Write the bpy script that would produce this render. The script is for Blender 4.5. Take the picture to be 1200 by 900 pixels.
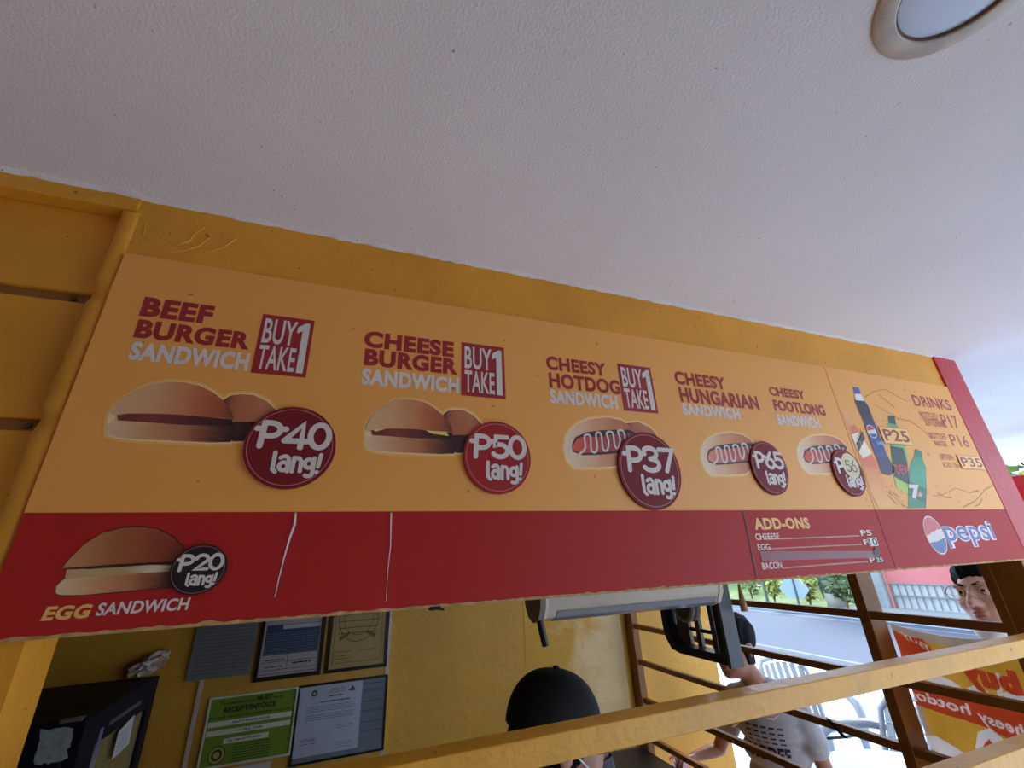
import bpy, bmesh, math, random
import numpy as np
from mathutils import Vector, Matrix

for _o in list(bpy.data.objects):
    bpy.data.objects.remove(_o)
SC = bpy.context.scene
COL = SC.collection
EYE = 1.72                       # height of the photographer's phone above the pavement
D = 0.56                         # distance from the phone to the face of the menu board

# ------------------------------------------------------------------ camera
FPX = 492.1                      # focal length in pixels of a 1200 px wide frame
RC = np.array([[0.93699071, -0.34705271, -0.04003529],
               [0.09809888, 0.3713614, -0.92329157],
               [0.3352984, 0.86118821, 0.38200766]])
cam = bpy.data.cameras.new('camera')
cam.sensor_width = 36.0
cam.lens = FPX / 1200 * 36
cam.clip_start = 0.02
cam.clip_end = 300
camo = bpy.data.objects.new('camera', cam)
COL.objects.link(camo)
m = Matrix.Identity(4)
for r in range(3):
    m[r][0], m[r][1], m[r][2] = RC[0][r], -RC[1][r], -RC[2][r]
m[2][3] = EYE
camo.matrix_world = m
SC.camera = camo

# ------------------------------------------------------------------ light
w = bpy.data.worlds.new('overcast_sky')
SC.world = w
w.use_nodes = True
wt = w.node_tree
wt.nodes.clear()
_wo = wt.nodes.new('ShaderNodeOutputWorld')
_bg = wt.nodes.new('ShaderNodeBackground')
_bg.inputs['Color'].default_value = (0.68, 0.84, 1.0, 1)
_bg.inputs['Strength'].default_value = 2.3
wt.links.new(_bg.outputs[0], _wo.inputs[0])
sun = bpy.data.lights.new('sun', 'SUN')
sun.energy = 4.0
sun.angle = math.radians(25)
sun.color = (0.94, 0.97, 1.0)
suno = bpy.data.objects.new('sun', sun)
COL.objects.link(suno)
suno.rotation_euler = Vector((-1.2, -0.35, -1.0)).to_track_quat('-Z', 'Y').to_euler()

SC.view_settings.view_transform = 'Standard'
SC.view_settings.look = 'None'
SC.view_settings.gamma = 1
SC.view_settings.use_curve_mapping = False
SC.view_settings.exposure = 1.2
SC.cycles.max_bounces = 12
SC.cycles.diffuse_bounces = 8
SC.cycles.sample_clamp_indirect = 8

# ------------------------------------------------------------------ places measured off the photograph
def ray(x, y):
    return RC.T @ np.array([(x - 600) / FPX, (y - 450) / FPX, 1.0])
def on_y(x, y, Y):
    r = ray(x, y); r = r * Y / r[1]; return Vector((r[0], r[1], r[2] + EYE))
def on_x(x, y, X):
    r = ray(x, y); r = r * X / r[0]; return Vector((r[0], r[1], r[2] + EYE))
def on_z(x, y, Z):
    r = ray(x, y); r = r * (Z - EYE) / r[2]; return Vector((r[0], r[1], r[2] + EYE))
def bp(x, y):                    # a point of the board face: (X, Z)
    p = on_y(x, y, D); return (p.x, p.z)

# ------------------------------------------------------------------ materials
MATS = {}
def srgb(c):
    return tuple(((v / 255) / 12.92 if v / 255 <= 0.04045 else ((v / 255 + 0.055) / 1.055) ** 2.4) for v in c)
def mat(name, rgb, rough=0.6, metal=0.0, var=0.0, vscale=6.0, bump=0.0, bscale=80.0, spec=0.5, specks=0.0,
        spcol=(70, 50, 35), spscale=90.0, emit=0.0, trans=0.0, coat=0.0, rgb2=None, detail=4.0, subsurf=0.0, stretch=None):
    """procedural Principled material: base colour with noise variation, optional specks and bump"""
    if name in MATS: return MATS[name]
    M = bpy.data.materials.new(name); MATS[name] = M
    M.use_nodes = True
    nt = M.node_tree; b = nt.nodes['Principled BSDF']; N = nt.nodes.new; L = nt.links.new
    c = (*srgb(rgb), 1)
    b.inputs['Base Color'].default_value = c
    b.inputs['Roughness'].default_value = rough
    b.inputs['Metallic'].default_value = metal
    b.inputs['Specular IOR Level'].default_value = spec
    b.inputs['Coat Weight'].default_value = coat
    if trans: b.inputs['Transmission Weight'].default_value = trans
    if subsurf:
        b.inputs['Subsurface Weight'].default_value = subsurf
        b.inputs['Subsurface Radius'].default_value = (0.012, 0.005, 0.003)
    tc = N('ShaderNodeTexCoord'); src = tc.outputs['Object']
    if stretch:
        mp = N('ShaderNodeMapping'); mp.inputs['Scale'].default_value = stretch
        L(src, mp.inputs['Vector']); src = mp.outputs['Vector']
    last = None
    if var or rgb2:
        n = N('ShaderNodeTexNoise'); n.inputs['Scale'].default_value = vscale; n.inputs['Detail'].default_value = detail
        L(src, n.inputs['Vector'])
        rp = N('ShaderNodeValToRGB')
        c2 = srgb(rgb2) if rgb2 else tuple(v * (1 - var) for v in c[:3])
        rp.color_ramp.elements[0].position = 0.35; rp.color_ramp.elements[1].position = 0.65
        rp.color_ramp.elements[0].color = (*c2, 1)
        rp.color_ramp.elements[1].color = c if rgb2 else (*(min(1, v * (1 + var * 0.4)) for v in c[:3]), 1)
        L(n.outputs['Fac'], rp.inputs['Fac']); last = rp.outputs['Color']
    if specks:
        n = N('ShaderNodeTexNoise'); n.inputs['Scale'].default_value = spscale; n.inputs['Detail'].default_value = 2
        L(src, n.inputs['Vector'])
        rp = N('ShaderNodeValToRGB')
        rp.color_ramp.elements[0].position = 0.73 - specks * 0.06; rp.color_ramp.elements[1].position = 0.78 - specks * 0.06
        rp.color_ramp.elements[0].color = (0, 0, 0, 1); rp.color_ramp.elements[1].color = (0.85, 0.85, 0.85, 1)
        L(n.outputs['Fac'], rp.inputs['Fac'])
        mx = N('ShaderNodeMixRGB'); L(rp.outputs['Color'], mx.inputs['Fac'])
        mx.inputs['Color1'].default_value = c
        if last: L(last, mx.inputs['Color1'])
        mx.inputs['Color2'].default_value = (*srgb(spcol), 1); last = mx.outputs['Color']
    if last: L(last, b.inputs['Base Color'])
    if emit:
        b.inputs['Emission Strength'].default_value = emit
        b.inputs['Emission Color'].default_value = c
    if bump:
        n = N('ShaderNodeTexNoise'); n.inputs['Scale'].default_value = bscale; n.inputs['Detail'].default_value = 5
        L(src, n.inputs['Vector'])
        bm = N('ShaderNodeBump'); bm.inputs['Strength'].default_value = min(1, bump); bm.inputs['Distance'].default_value = 0.004
        L(n.outputs['Fac'], bm.inputs['Height']); L(bm.outputs['Normal'], b.inputs['Normal'])
    return M

# ------------------------------------------------------------------ mesh builder
WL = {}                          # world place of every object's origin
def wl(o): return WL.get(o.name, Vector((0, 0, 0)))
class MB:
    def __init__(s): s.v = []; s.f = []; s.m = []; s.sm = []
    def add(s, vs, fs, mi=0, smooth=False):
        k = len(s.v); s.v += [tuple(p) for p in vs]
        for f in fs: s.f.append(tuple(i + k for i in f)); s.m.append(mi); s.sm.append(smooth)
        return s
    def box(s, lo, hi, mi=0, bev=0.0):
        if bev:
            bm = bmesh.new(); bmesh.ops.create_cube(bm, size=1)
            for v in bm.verts: v.co = Vector([(lo[i] + hi[i]) / 2 + v.co[i] * (hi[i] - lo[i]) for i in range(3)])
            bmesh.ops.bevel(bm, geom=bm.edges[:], offset=bev, segments=2, affect='EDGES', profile=0.5)
            return s.bm(bm, mi)
        x0, y0, z0 = lo; x1, y1, z1 = hi
        return s.add([(x0, y0, z0), (x1, y0, z0), (x1, y1, z0), (x0, y1, z0), (x0, y0, z1), (x1, y0, z1), (x1, y1, z1), (x0, y1, z1)],
                     [(0, 3, 2, 1), (4, 5, 6, 7), (0, 1, 5, 4), (1, 2, 6, 5), (2, 3, 7, 6), (3, 0, 4, 7)], mi)
    def bm(s, bm, mi=0, smooth=False):
        bm.verts.index_update()
        s.add([v.co[:] for v in bm.verts], [[v.index for v in f.verts] for f in bm.faces], mi, smooth); bm.free(); return s
    def prism(s, pts, y0, y1, mi=0):
        """a closed outline in X-Z (counter-clockwise seen from -Y) extruded in Y from front y0 to back y1"""
        n = len(pts)
        return s.add([(p[0], y0, p[1]) for p in pts] + [(p[0], y1, p[1]) for p in pts],
                     [tuple(range(n)), tuple(range(2 * n - 1, n - 1, -1))] + [(i, i + n, (i + 1) % n + n, (i + 1) % n) for i in range(n)], mi)
    def hull(s, a, b, mi=0):     # bridge two outlines of 3-D points
        n = len(a)
        return s.add(list(a) + list(b), [tuple(range(n)), tuple(range(2 * n - 1, n - 1, -1))] + [(i, i + n, (i + 1) % n + n, (i + 1) % n) for i in range(n)], mi)
    def tube(s, pts, r, n=10, mi=0, smooth=True, cap=True):
        pts = [Vector(p) for p in pts]; rs = r if isinstance(r, (list, tuple)) else [r] * len(pts)
        rings = []; up = None
        for i, p in enumerate(pts):
            d = (pts[min(i + 1, len(pts) - 1)] - pts[max(i - 1, 0)]).normalized()
            if up is None: up = d.orthogonal().normalized()
            up = (up - d * up.dot(d)).normalized(); sd = d.cross(up)
            rings.append([p + (up * math.cos(2 * math.pi * k / n) + sd * math.sin(2 * math.pi * k / n)) * rs[i] for k in range(n)])
        vs = [v for rg in rings for v in rg]; fs = []
        for i in range(len(pts) - 1):
            for k in range(n): fs.append((i * n + k, i * n + (k + 1) % n, (i + 1) * n + (k + 1) % n, (i + 1) * n + k))
        s.add(vs, fs, mi, smooth)
        if cap: s.add(rings[0], [tuple(range(n - 1, -1, -1))], mi); s.add(rings[-1], [tuple(range(n))], mi)
        return s
    def lathe(s, prof, c, axis='z', n=32, mi=0, smooth=True):
        c = Vector(c); vs = []
        for r, h in prof:
            for k in range(n):
                a = 2 * math.pi * k / n; q = (r * math.cos(a), r * math.sin(a), h)
                if axis == 'x': q = (q[2], q[0], q[1])
                if axis == 'y': q = (q[0], q[2], q[1])
                vs.append(c + Vector(q))
        fs = [(i * n + k, i * n + (k + 1) % n, (i + 1) * n + (k + 1) % n, (i + 1) * n + k) for i in range(len(prof) - 1) for k in range(n)]
        return s.add(vs, fs, mi, smooth)
    def ball(s, c, r, n=20, k=12, mi=0):
        r = (r, r, r) if not hasattr(r, '__len__') else r
        vs = [(c[0], c[1], c[2] - r[2])]
        for j in range(1, k):
            t = math.pi * j / k - math.pi / 2
            for i in range(n):
                a = 2 * math.pi * i / n
                vs.append((c[0] + r[0] * math.cos(t) * math.cos(a), c[1] + r[1] * math.cos(t) * math.sin(a), c[2] + r[2] * math.sin(t)))
        vs.append((c[0], c[1], c[2] + r[2])); e = len(vs) - 1
        fs = [(0, 1 + (i + 1) % n, 1 + i) for i in range(n)]
        for j in range(k - 2):
            for i in range(n): fs.append((1 + j * n + i, 1 + j * n + (i + 1) % n, 1 + (j + 1) * n + (i + 1) % n, 1 + (j + 1) * n + i))
        fs += [(1 + (k - 2) * n + i, 1 + (k - 2) * n + (i + 1) % n, e) for i in range(n)]
        return s.add(vs, fs, mi, True)
    def bar(s, a, b, w, h, up=(0, 0, 1), mi=0):     # square bar from a to b
        a, b = Vector(a), Vector(b); d = (b - a).normalized(); u = Vector(up); sd = d.cross(u).normalized(); u = sd.cross(d)
        q = [sd * (i * w / 2) + u * (j * h / 2) for i, j in ((-1, -1), (1, -1), (1, 1), (-1, 1))]
        return s.hull([a + k for k in q][::-1], [b + k for k in q][::-1], mi)
    def build(s, name, mats, parent=None, origin=None):
        me = bpy.data.meshes.new(name)
        if parent is not None: org = wl(parent)
        elif origin is not None: org = Vector(origin)
        else:
            a = np.array(s.v); lo, hi = a.min(0), a.max(0); org = Vector(((lo[0] + hi[0]) / 2, (lo[1] + hi[1]) / 2, lo[2]))
        me.from_pydata([(p[0] - org.x, p[1] - org.y, p[2] - org.z) for p in s.v], [], s.f)
        for x in (mats if isinstance(mats, (list, tuple)) else [mats]): me.materials.append(x)
        me.polygons.foreach_set('material_index', s.m); me.polygons.foreach_set('use_smooth', s.sm)
        me.update()
        o = bpy.data.objects.new(name, me); COL.objects.link(o)
        if parent is not None: o.parent = parent
        else: o.location = org
        WL[o.name] = org.copy()
        return o
def tag(o, label, cat, group=None, kind=None):
    o['label'] = label; o['category'] = cat
    if group: o['group'] = group
    if kind: o['kind'] = kind
    return o
def thing(name, loc, label, cat, group=None, kind=None):
    o = bpy.data.objects.new(name, None); COL.objects.link(o); o.location = loc; o.empty_display_size = 0.05
    WL[o.name] = Vector(loc); return tag(o, label, cat, group, kind)
def struct(o, label=None):
    o['kind'] = 'structure'
    if label: o['label'] = label
    return o

# ------------------------------------------------------------------ lettering
_tmp = {}
def glyphs(s, bold=0.0, shear=0.0):
    """triangulated outline of a line of type, normalised to the unit square"""
    k = (s, bold, shear)
    if k in _tmp: return _tmp[k]
    cu = bpy.data.curves.new('type', 'FONT'); cu.body = s; cu.offset = bold * 1.5; cu.shear = shear; cu.resolution_u = 4; cu.space_character = 1 + 2.6 * max(0, bold)
    o = bpy.data.objects.new('type', cu); COL.objects.link(o)
    dg = bpy.context.evaluated_depsgraph_get()
    me = bpy.data.meshes.new_from_object(o.evaluated_get(dg))
    v = np.array([p.co[:] for p in me.vertices]); f = [tuple(p.vertices) for p in me.polygons]
    bpy.data.objects.remove(o); bpy.data.curves.remove(cu); bpy.data.meshes.remove(me)
    lo, hi = v.min(0), v.max(0); v = (v - lo) / np.maximum(hi - lo, 1e-6)
    _tmp[k] = (v, f); return _tmp[k]
def cloth(name, rgb, through=.62):
    """thin cloth that lets daylight through"""
    if name in MATS: return MATS[name]
    M = bpy.data.materials.new(name); MATS[name] = M; M.use_nodes = True
    nt = M.node_tree; nt.nodes.remove(nt.nodes['Principled BSDF']); out = nt.nodes['Material Output']; N = nt.nodes.new; L = nt.links.new
    tc = N('ShaderNodeTexCoord'); n = N('ShaderNodeTexNoise'); n.inputs['Scale'].default_value = 14; n.inputs['Detail'].default_value = 5; L(tc.outputs['Object'], n.inputs['Vector'])
    rp = N('ShaderNodeValToRGB'); c = srgb(rgb); rp.color_ramp.elements[0].position = .3; rp.color_ramp.elements[1].position = .7
    rp.color_ramp.elements[0].color = (*(v * .85 for v in c), 1); rp.color_ramp.elements[1].color = (*c, 1); L(n.outputs['Fac'], rp.inputs['Fac'])
    d = N('ShaderNodeBsdfDiffuse'); t = N('ShaderNodeBsdfTranslucent'); mx = N('ShaderNodeMixShader'); mx.inputs[0].default_value = through
    L(rp.outputs['Color'], d.inputs['Color']); L(rp.outputs['Color'], t.inputs['Color']); L(d.outputs[0], mx.inputs[1]); L(t.outputs[0], mx.inputs[2]); L(mx.outputs[0], out.inputs['Surface'])
    return M
class Plane:
    """a printed face: origin, u to the right, v up, n towards the viewer; layers are paper-thin print"""
    def __init__(s, o, u, v, n): s.o, s.u, s.v, s.n = map(Vector, (o, u, v, n))
    def at(s, a, b, h=0.0): return s.o + s.u * a + s.v * b + s.n * h
BOARD = Plane((0, D, 0), (1, 0, 0), (0, 0, 1), (0, -1, 0))
def p_text(mb, pl, s, x0, y0, x1, y1, h, bold=0.0, shear=0.0, mi=0, slope=0.0):
    v, f = glyphs(s, bold, shear)
    mb.add([pl.at(x0 + q[0] * (x1 - x0), y0 + q[1] * (y1 - y0) + q[0] * slope, h) for q in v], f, mi)
def p_poly(mb, pl, pts, h, mi=0):
    mb.add([pl.at(a, b, h) for a, b in pts], [tuple(range(len(pts)))], mi)
def p_disc(mb, pl, cx, cy, rx, ry, h, n=48, mi=0, hole=0.0):
    c = [(math.cos(2 * math.pi * k / n), math.sin(2 * math.pi * k / n)) for k in range(n)]
    if not hole: p_poly(mb, pl, [(cx + a * rx, cy + b * ry) for a, b in c], h, mi)
    else:
        mb.add([pl.at(cx + a * rx, cy + b * ry, h) for a, b in c] + [pl.at(cx + a * rx * hole, cy + b * ry * hole, h) for a, b in c],
               [(k, (k + 1) % n, (k + 1) % n + n, k + n) for k in range(n)], mi)
_lift = [0]
def p_stroke(mb, pl, pts, wd, h, mi=0):
    """a round-ended pen stroke, one strip with mitred corners; later strokes lie a hair higher"""
    P = [Vector(p) for p in pts]
    P = [p for i, p in enumerate(P) if i == 0 or (p - P[i - 1]).length > 1e-7]
    _lift[0] = (_lift[0] + 1) % 12; h = h + _lift[0] * 1.2e-5; r = wd / 2
    if len(P) < 2: p_disc(mb, pl, P[0].x, P[0].y, r, r, h, 12, mi); return
    closed = (P[0] - P[-1]).length < wd * .05 and len(P) > 4
    if closed: P = P[:-1]
    L, R = [], []; n = len(P)
    for i, p in enumerate(P):
        d0 = (P[i] - P[i - 1]).normalized() if i or closed else None
        d1 = (P[(i + 1) % n] - P[i]).normalized() if i < n - 1 or closed else None
        d0 = d0 or d1; d1 = d1 or d0
        na, nb = Vector((-d0.y, d0.x)), Vector((-d1.y, d1.x)); q = na + nb
        q = q.normalized() * min(1.6 * r, r / max(0.25, q.normalized().dot(na))) if q.length > 1e-4 else na * r
        L.append(p + q); R.append(p - q)
    if closed:
        mb.add([pl.at(v.x, v.y, h) for v in L + R], [(i + n, (i + 1) % n + n, (i + 1) % n, i) for i in range(n)], mi); return
    def cap(c, d):
        nn = Vector((-d.y, d.x)); return [c - nn * r * math.cos(t) + d * r * math.sin(t) for t in [math.pi * k / 8 for k in range(1, 8)]]
    e, s_ = cap(P[-1], (P[-1] - P[-2]).normalized()), cap(P[0], (P[0] - P[1]).normalized())
    V = L + R + e + s_; F = [(i + n, i + n + 1, i + 1, i) for i in range(n - 1)]
    F.append(tuple([2 * n - 1] + [2 * n + k for k in range(7)] + [n - 1])); F.append(tuple([0] + [2 * n + 7 + k for k in range(7)] + [n]))
    mb.add([pl.at(v.x, v.y, h) for v in V], F, mi)
def arc(cx, cy, rx, ry, a0, a1, n=10):
    return [(cx + rx * math.cos(math.radians(a0 + (a1 - a0) * k / n)), cy + ry * math.sin(math.radians(a0 + (a1 - a0) * k / n))) for k in range(n + 1)]
PEN = {  # round marker hand: each glyph is strokes in a cell 0..w by 0..1
    'P': (0.72, [[(0.12, 0), (0.16, 0.95)], [(0.16, 0.95)] + arc(0.34, 0.68, 0.27, 0.27, 90, -90) + [(0.14, 0.41)], [(-0.02, 0.7), (0.12, 0.7)], [(0.62, 0.72), (0.76, 0.72)]]),
    '4': (0.72, [[(0.5, 0), (0.52, 0.97), (0.04, 0.25)], [(0.04, 0.25), (0.68, 0.25)]]),
    '0': (0.62, [arc(0.3, 0.5, 0.27, 0.48, 0, 360, 20)]),
    '5': (0.62, [[(0.55, 0.95), (0.14, 0.95), (0.1, 0.55)] + arc(0.27, 0.31, 0.28, 0.29, 120, -150, 12)]),
    '3': (0.6, [arc(0.24, 0.74, 0.26, 0.24, 140, -90), arc(0.24, 0.25, 0.31, 0.25, 92, -150)]),
    '7': (0.6, [[(0.02, 0.93), (0.55, 0.93), (0.22, 0)]]),
    '6': (0.62, [[(0.46, 0.96), (0.16, 0.6), (0.06, 0.32)], arc(0.3, 0.29, 0.25, 0.29, 0, 360, 18)]),
    '2': (0.62, [arc(0.28, 0.7, 0.25, 0.26, 160, -30) + [(0.04, 0.02), (0.56, 0.04)]]),
    '1': (0.4, [[(0.05, 0.75), (0.25, 0.97), (0.25, 0)]]),
    'l': (0.3, [[(0.12, 1.0), (0.1, 0.1), (0.24, -0.04)]]),
    'a': (0.6, [[(0.1, 0.72)] + arc(0.3, 0.55, 0.2, 0.26, 110, 0, 6) + [(0.48, 0)], arc(0.28, 0.27, 0.2, 0.22, 0, 360, 12)]),
    'n': (0.58, [[(0.1, 0), (0.12, 0.75)], [(0.12, 0.5)] + arc(0.29, 0.48, 0.18, 0.26, 150, 0, 6) + [(0.47, 0.02)]]),
    'g': (0.6, [arc(0.27, 0.45, 0.2, 0.24, 0, 360, 12), [(0.5, 0.75), (0.48, 0.0)] + arc(0.28, -0.08, 0.2, 0.15, 0, -130, 6)]),
    '!': (0.3, [[(0.2, 0.95), (0.12, 0.3)], [(0.08, 0.0), (0.085, 0.01)]]),
}
def p_pen(mb, pl, s, x0, y0, x1, y1, wd, h, mi=0, slope=0.0):
    tot = sum(PEN[c][0] for c in s); k = (x1 - x0) / tot; x = x0; H = y1 - y0
    for c in s:
        wc, st = PEN[c]
        for ln in st: p_stroke(mb, pl, [(x + a * k, y0 + b * H + slope * ((x + a * k) - x0) / (x1 - x0)) for a, b in ln], wd, h, mi)
        x += wc * k
# ================================================================== the setting
ZC = EYE + 0.826 * D             # underside of the roof
XS, XE = 0.978, 1.452            # seam between the two boards, end of the drinks board
XL = -0.294                      # left edge of the menu board
ZT, ZD, ZB = EYE + 0.372, EYE + 0.0592, EYE - 0.049   # top, colour change and bottom of the boards
M_ceil = mat('painted_ceiling', (240, 235, 229), 0.85, var=0.05, vscale=2.0, bump=0.3, bscale=330, specks=0.04, spcol=(130, 122, 118), spscale=150)
M_yel = mat('yellow_wall_paint', (224, 150, 34), 0.5, var=0.14, vscale=5, bump=0.5, bscale=60, specks=0.15, spcol=(90, 60, 20), spscale=150)
M_inwall = mat('interior_yellow_wall', (222, 164, 54), 0.6, var=0.12, vscale=3, bump=0.6, bscale=45)
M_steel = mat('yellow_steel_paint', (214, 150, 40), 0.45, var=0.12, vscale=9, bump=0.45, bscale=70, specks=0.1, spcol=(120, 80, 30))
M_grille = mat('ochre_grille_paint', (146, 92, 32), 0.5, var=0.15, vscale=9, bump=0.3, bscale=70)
M_redp = mat('red_wall_paint', (190, 34, 40), 0.45, var=0.1, vscale=6, bump=0.4, bscale=60, specks=0.12, spcol=(90, 20, 20), spscale=110)
M_conc = mat('pale_concrete', (150, 164, 186), 0.9, var=0.06, vscale=3, bump=0.3, bscale=40)
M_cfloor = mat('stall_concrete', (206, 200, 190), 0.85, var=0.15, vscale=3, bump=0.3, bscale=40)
M_asph = mat('worn_asphalt', (42, 53, 74), 0.9, var=0.06, vscale=2, bump=0.3, bscale=60)
M_white = mat('road_paint', (78, 84, 94), 0.8, var=0.05)
M_grassp = mat('verge_grass', (96, 114, 62), 0.9, var=0.3, vscale=5, bump=0.6, bscale=30)

ceil = MB()
ceil.box((-2.3, -2.2, ZC), (4.28, 2.45, ZC + 0.1))
struct(ceil.build('ceiling', M_ceil), 'white painted roof slab over the stall and the pavement')

# wall carrying the board: band above the opening, jamb on its left
wf = MB()
wf.box((XL - 0.004, D + 0.004, ZB + 0.003), (XE + 0.004, D + 0.05, ZC))
struct(wf.build('wall_front', M_yel), 'yellow painted wall band behind and above the menu board')
wj = MB()
wj.box((-1.2, D + 0.006, 0.0), (-0.262, D + 0.06, ZB + 0.002))
struct(wj.build('wall_jamb', M_yel), 'yellow jamb at the left of the serving opening')
wd = MB()
wd.box((-0.262, D + 0.01, 0.0), (1.44, D + 0.09, 0.86))
struct(wd.build('wall_counter', M_yel), 'low yellow wall under the serving opening')

# left wall of sheet boards with recessed steel battens and a lumpy cover post
zs1, zs2 = on_y(60, 347, D + 0.03).z, on_y(15, 498, D + 0.03).z
zt0 = on_y(60, 224, D + 0.03).z
bd = MB()
YB = D + 0.024
for a, b in ((ZB, zs2 - 0.0065), (zs2 + 0.0065, zs1 - 0.0065), (zs1 + 0.0065, ZC)):
    bd.box((-1.2, YB, a), (-0.318, YB + 0.03, b), bev=0.0025)
struct(bd.build('wall_left', M_yel), 'ochre sheet boards left of the menu board')
for k, (z, h) in enumerate(((zs1, 0.0065), (zs2, 0.0065))):
    t = MB().box((-1.2, YB + 0.006, z - h), (-0.3185, YB + 0.026, z + h))
    to = struct(t.build('trim_%d' % (k + 1), M_grille), 'recessed flat steel batten with a screw')
    px = (82, 350) if k == 0 else (30, 495)
    sx = on_y(*px, YB).x
    s = MB().lathe([(0.0001, -0.0012), (0.0028, -0.0012), (0.0036, 0.0), (0.0036, 0.004)], (sx, YB + 0.004, z), 'y', 16)
    s.box((sx - 0.0022, YB + 0.0022, z - 0.0004), (sx + 0.0022, YB + 0.003, z + 0.0004))
    s.build('screw', mat('old_screw', (120, 90, 55), 0.4, metal=0.6), to)
zb3 = on_y(70, 229.5, D).z
t = MB().box((-1.2, D + 0.0005, zb3), (-0.2985, YB - 0.0005, ZC + .001), bev=.0015)
struct(t.build('trim_3', M_yel), 'flat batten along the top of the sheet boards under the roof')
random.seed(3)
pst = MB(); n = 60; rows = []
for i in range(n + 1):                       # cover post with drips of old paint
    z = ZB - 0.01 + (zb3 - .001 - ZB + 0.01) * i / n
    j = [random.uniform(-0.0016, 0.0016) for _ in range(5)]
    jog = 0.003 if abs(z - zs1) < 0.009 or abs(z - zs2) < 0.009 else 0
    rows.append([(-0.318 + j[0], YB + 0.01, z), (-0.317 + j[1] + jog, D + 0.009 + jog, z), (-0.3125 + j[2], D + 0.0035 + jog + j[3] * .5, z), (-0.302 + j[4], D + 0.0025 + jog, z), (-0.2955, D + 0.004, z), (-0.2955, YB + 0.02, z)])
vs = [p for r_ in rows for p in r_]; c = 6
pst.add(vs, [(i * c + k, i * c + k + 1, (i + 1) * c + k + 1, (i + 1) * c + k) for i in range(n) for k in range(c - 1)], 0, True)
struct(pst.build('trim_4', M_yel), 'lumpy painted cover strip beside the menu board')

# old paint runs on the wall beside the board's top corner
def runs(name, lines, Y, r, m_, parent):
    mb = MB(); random.seed(31)
    for ln in lines:
        P = [on_y(x, y, Y) for x, y in ln]; mb.tube(P, [r * random.uniform(.5, 1.2) for _ in P], 6)
    return mb.build(name, m_, parent)
_wf = bpy.data.objects['wall_front']
for ln in ([(182, 262), (188, 278), (204, 287), (222, 283), (232, 268), (228, 254)], [(183, 292), (196, 296), (214, 294), (232, 289), (246, 278)], [(228, 300), (246, 294), (262, 290), (276, 280)], [(160, 250), (170, 262), (168, 276)], [(214, 272), (226, 276), (240, 266)]):
    runs('paint_run', [ln], D + .0042, .0016, M_yel, _wf)

# right end of the band, painted red
tr = MB().box((XE + 0.0005, D - 0.001, ZB - 0.001), (2.7725 * D, D + 0.055, ZC), bev=0.002)
struct(tr.build('trim_5', M_redp), 'red painted end of the wall beside the drinks board')

# filler along the joint of roof and wall
fl = MB(); vs = []; n = 240; random.seed(8)
for i in range(n + 1):
    x = -1.2 + (1.55 + 1.2) * i / n
    yb = D + .0005 if x < -0.2985 else D + 0.004
    e = random.uniform(0.001, 0.006) + (0.01 if random.random() < 0.06 else 0); g = random.uniform(0.0005, 0.004)
    vs += [(x, yb + 0.002, ZC + 0.002), (x, yb + 0.001, ZC - g), (x, yb - e * 0.5, ZC - g * 0.8 - 0.0006), (x, yb - e - 0.006, ZC + 0.0008)]
fl.add(vs, [(i * 4 + k, i * 4 + k + 1, i * 4 + k + 5, i * 4 + k + 4) for i in range(n) for k in range(3)], 0, True)
struct(fl.build('trim_6', M_ceil), 'rough white filler along the joint of roof and wall')

# stall interior
wb = MB(); wb.box((-1.62, 2.19, 0), (2.0, 2.31, ZC))
struct(wb.build('wall_back', M_inwall), 'yellow plastered back wall of the stall')
wl_ = MB(); wl_.box((-1.72, D + 0.06, 0), (-1.6, 2.31, ZC))
struct(wl_.build('wall_side', mat('side_wall_brown', (92, 66, 34), .7, var=.1)), 'left side wall of the stall')
wr = MB(); wr.box((-1.6, -0.95, 0), (1.2, -0.85, ZC)); struct(wr.build('wall_rear_blocker', mat('rear_render', (196, 192, 188), .8, var=.1)), 'added unseen wall behind the customers that blocks daylight')  # added out of view: blocks sky light so the board darkens leftwards
wo = MB(); wo.box((-1.6, -0.85, 0), (-1.5, D + 0.06, ZC)); struct(wo.build('wall_left_blocker', mat('rear_render', (196, 192, 188), .8, var=.1)), 'added unseen wall at the left that keeps daylight off that side')  # unseen addition closing the left side, leaving daylight to enter from the right
w3 = MB(); w3.box((-1.5, D + 0.03, 0), (-1.2, D + 0.06, ZC)); struct(w3.build('wall_left_end', M_yel), 'plain end of the left wall')
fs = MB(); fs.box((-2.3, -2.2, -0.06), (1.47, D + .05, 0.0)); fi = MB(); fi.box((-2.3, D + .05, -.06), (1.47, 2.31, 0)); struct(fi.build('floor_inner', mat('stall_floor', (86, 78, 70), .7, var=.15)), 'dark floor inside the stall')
ci = MB(); ci.box((-1.6, D + .062, ZC - .012), (1.43, 2.188, ZC - .001)); struct(ci.build('ceiling_dimmer', mat('dimmer_brown', (84, 62, 40), .8, var=.2)), 'added unseen dark ceiling that dims the stall interior')  # unseen dark sheet added to cut bounced light inside the stall
struct(fs.build('floor', M_cfloor), 'concrete floor of the stall and pavement')
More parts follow.
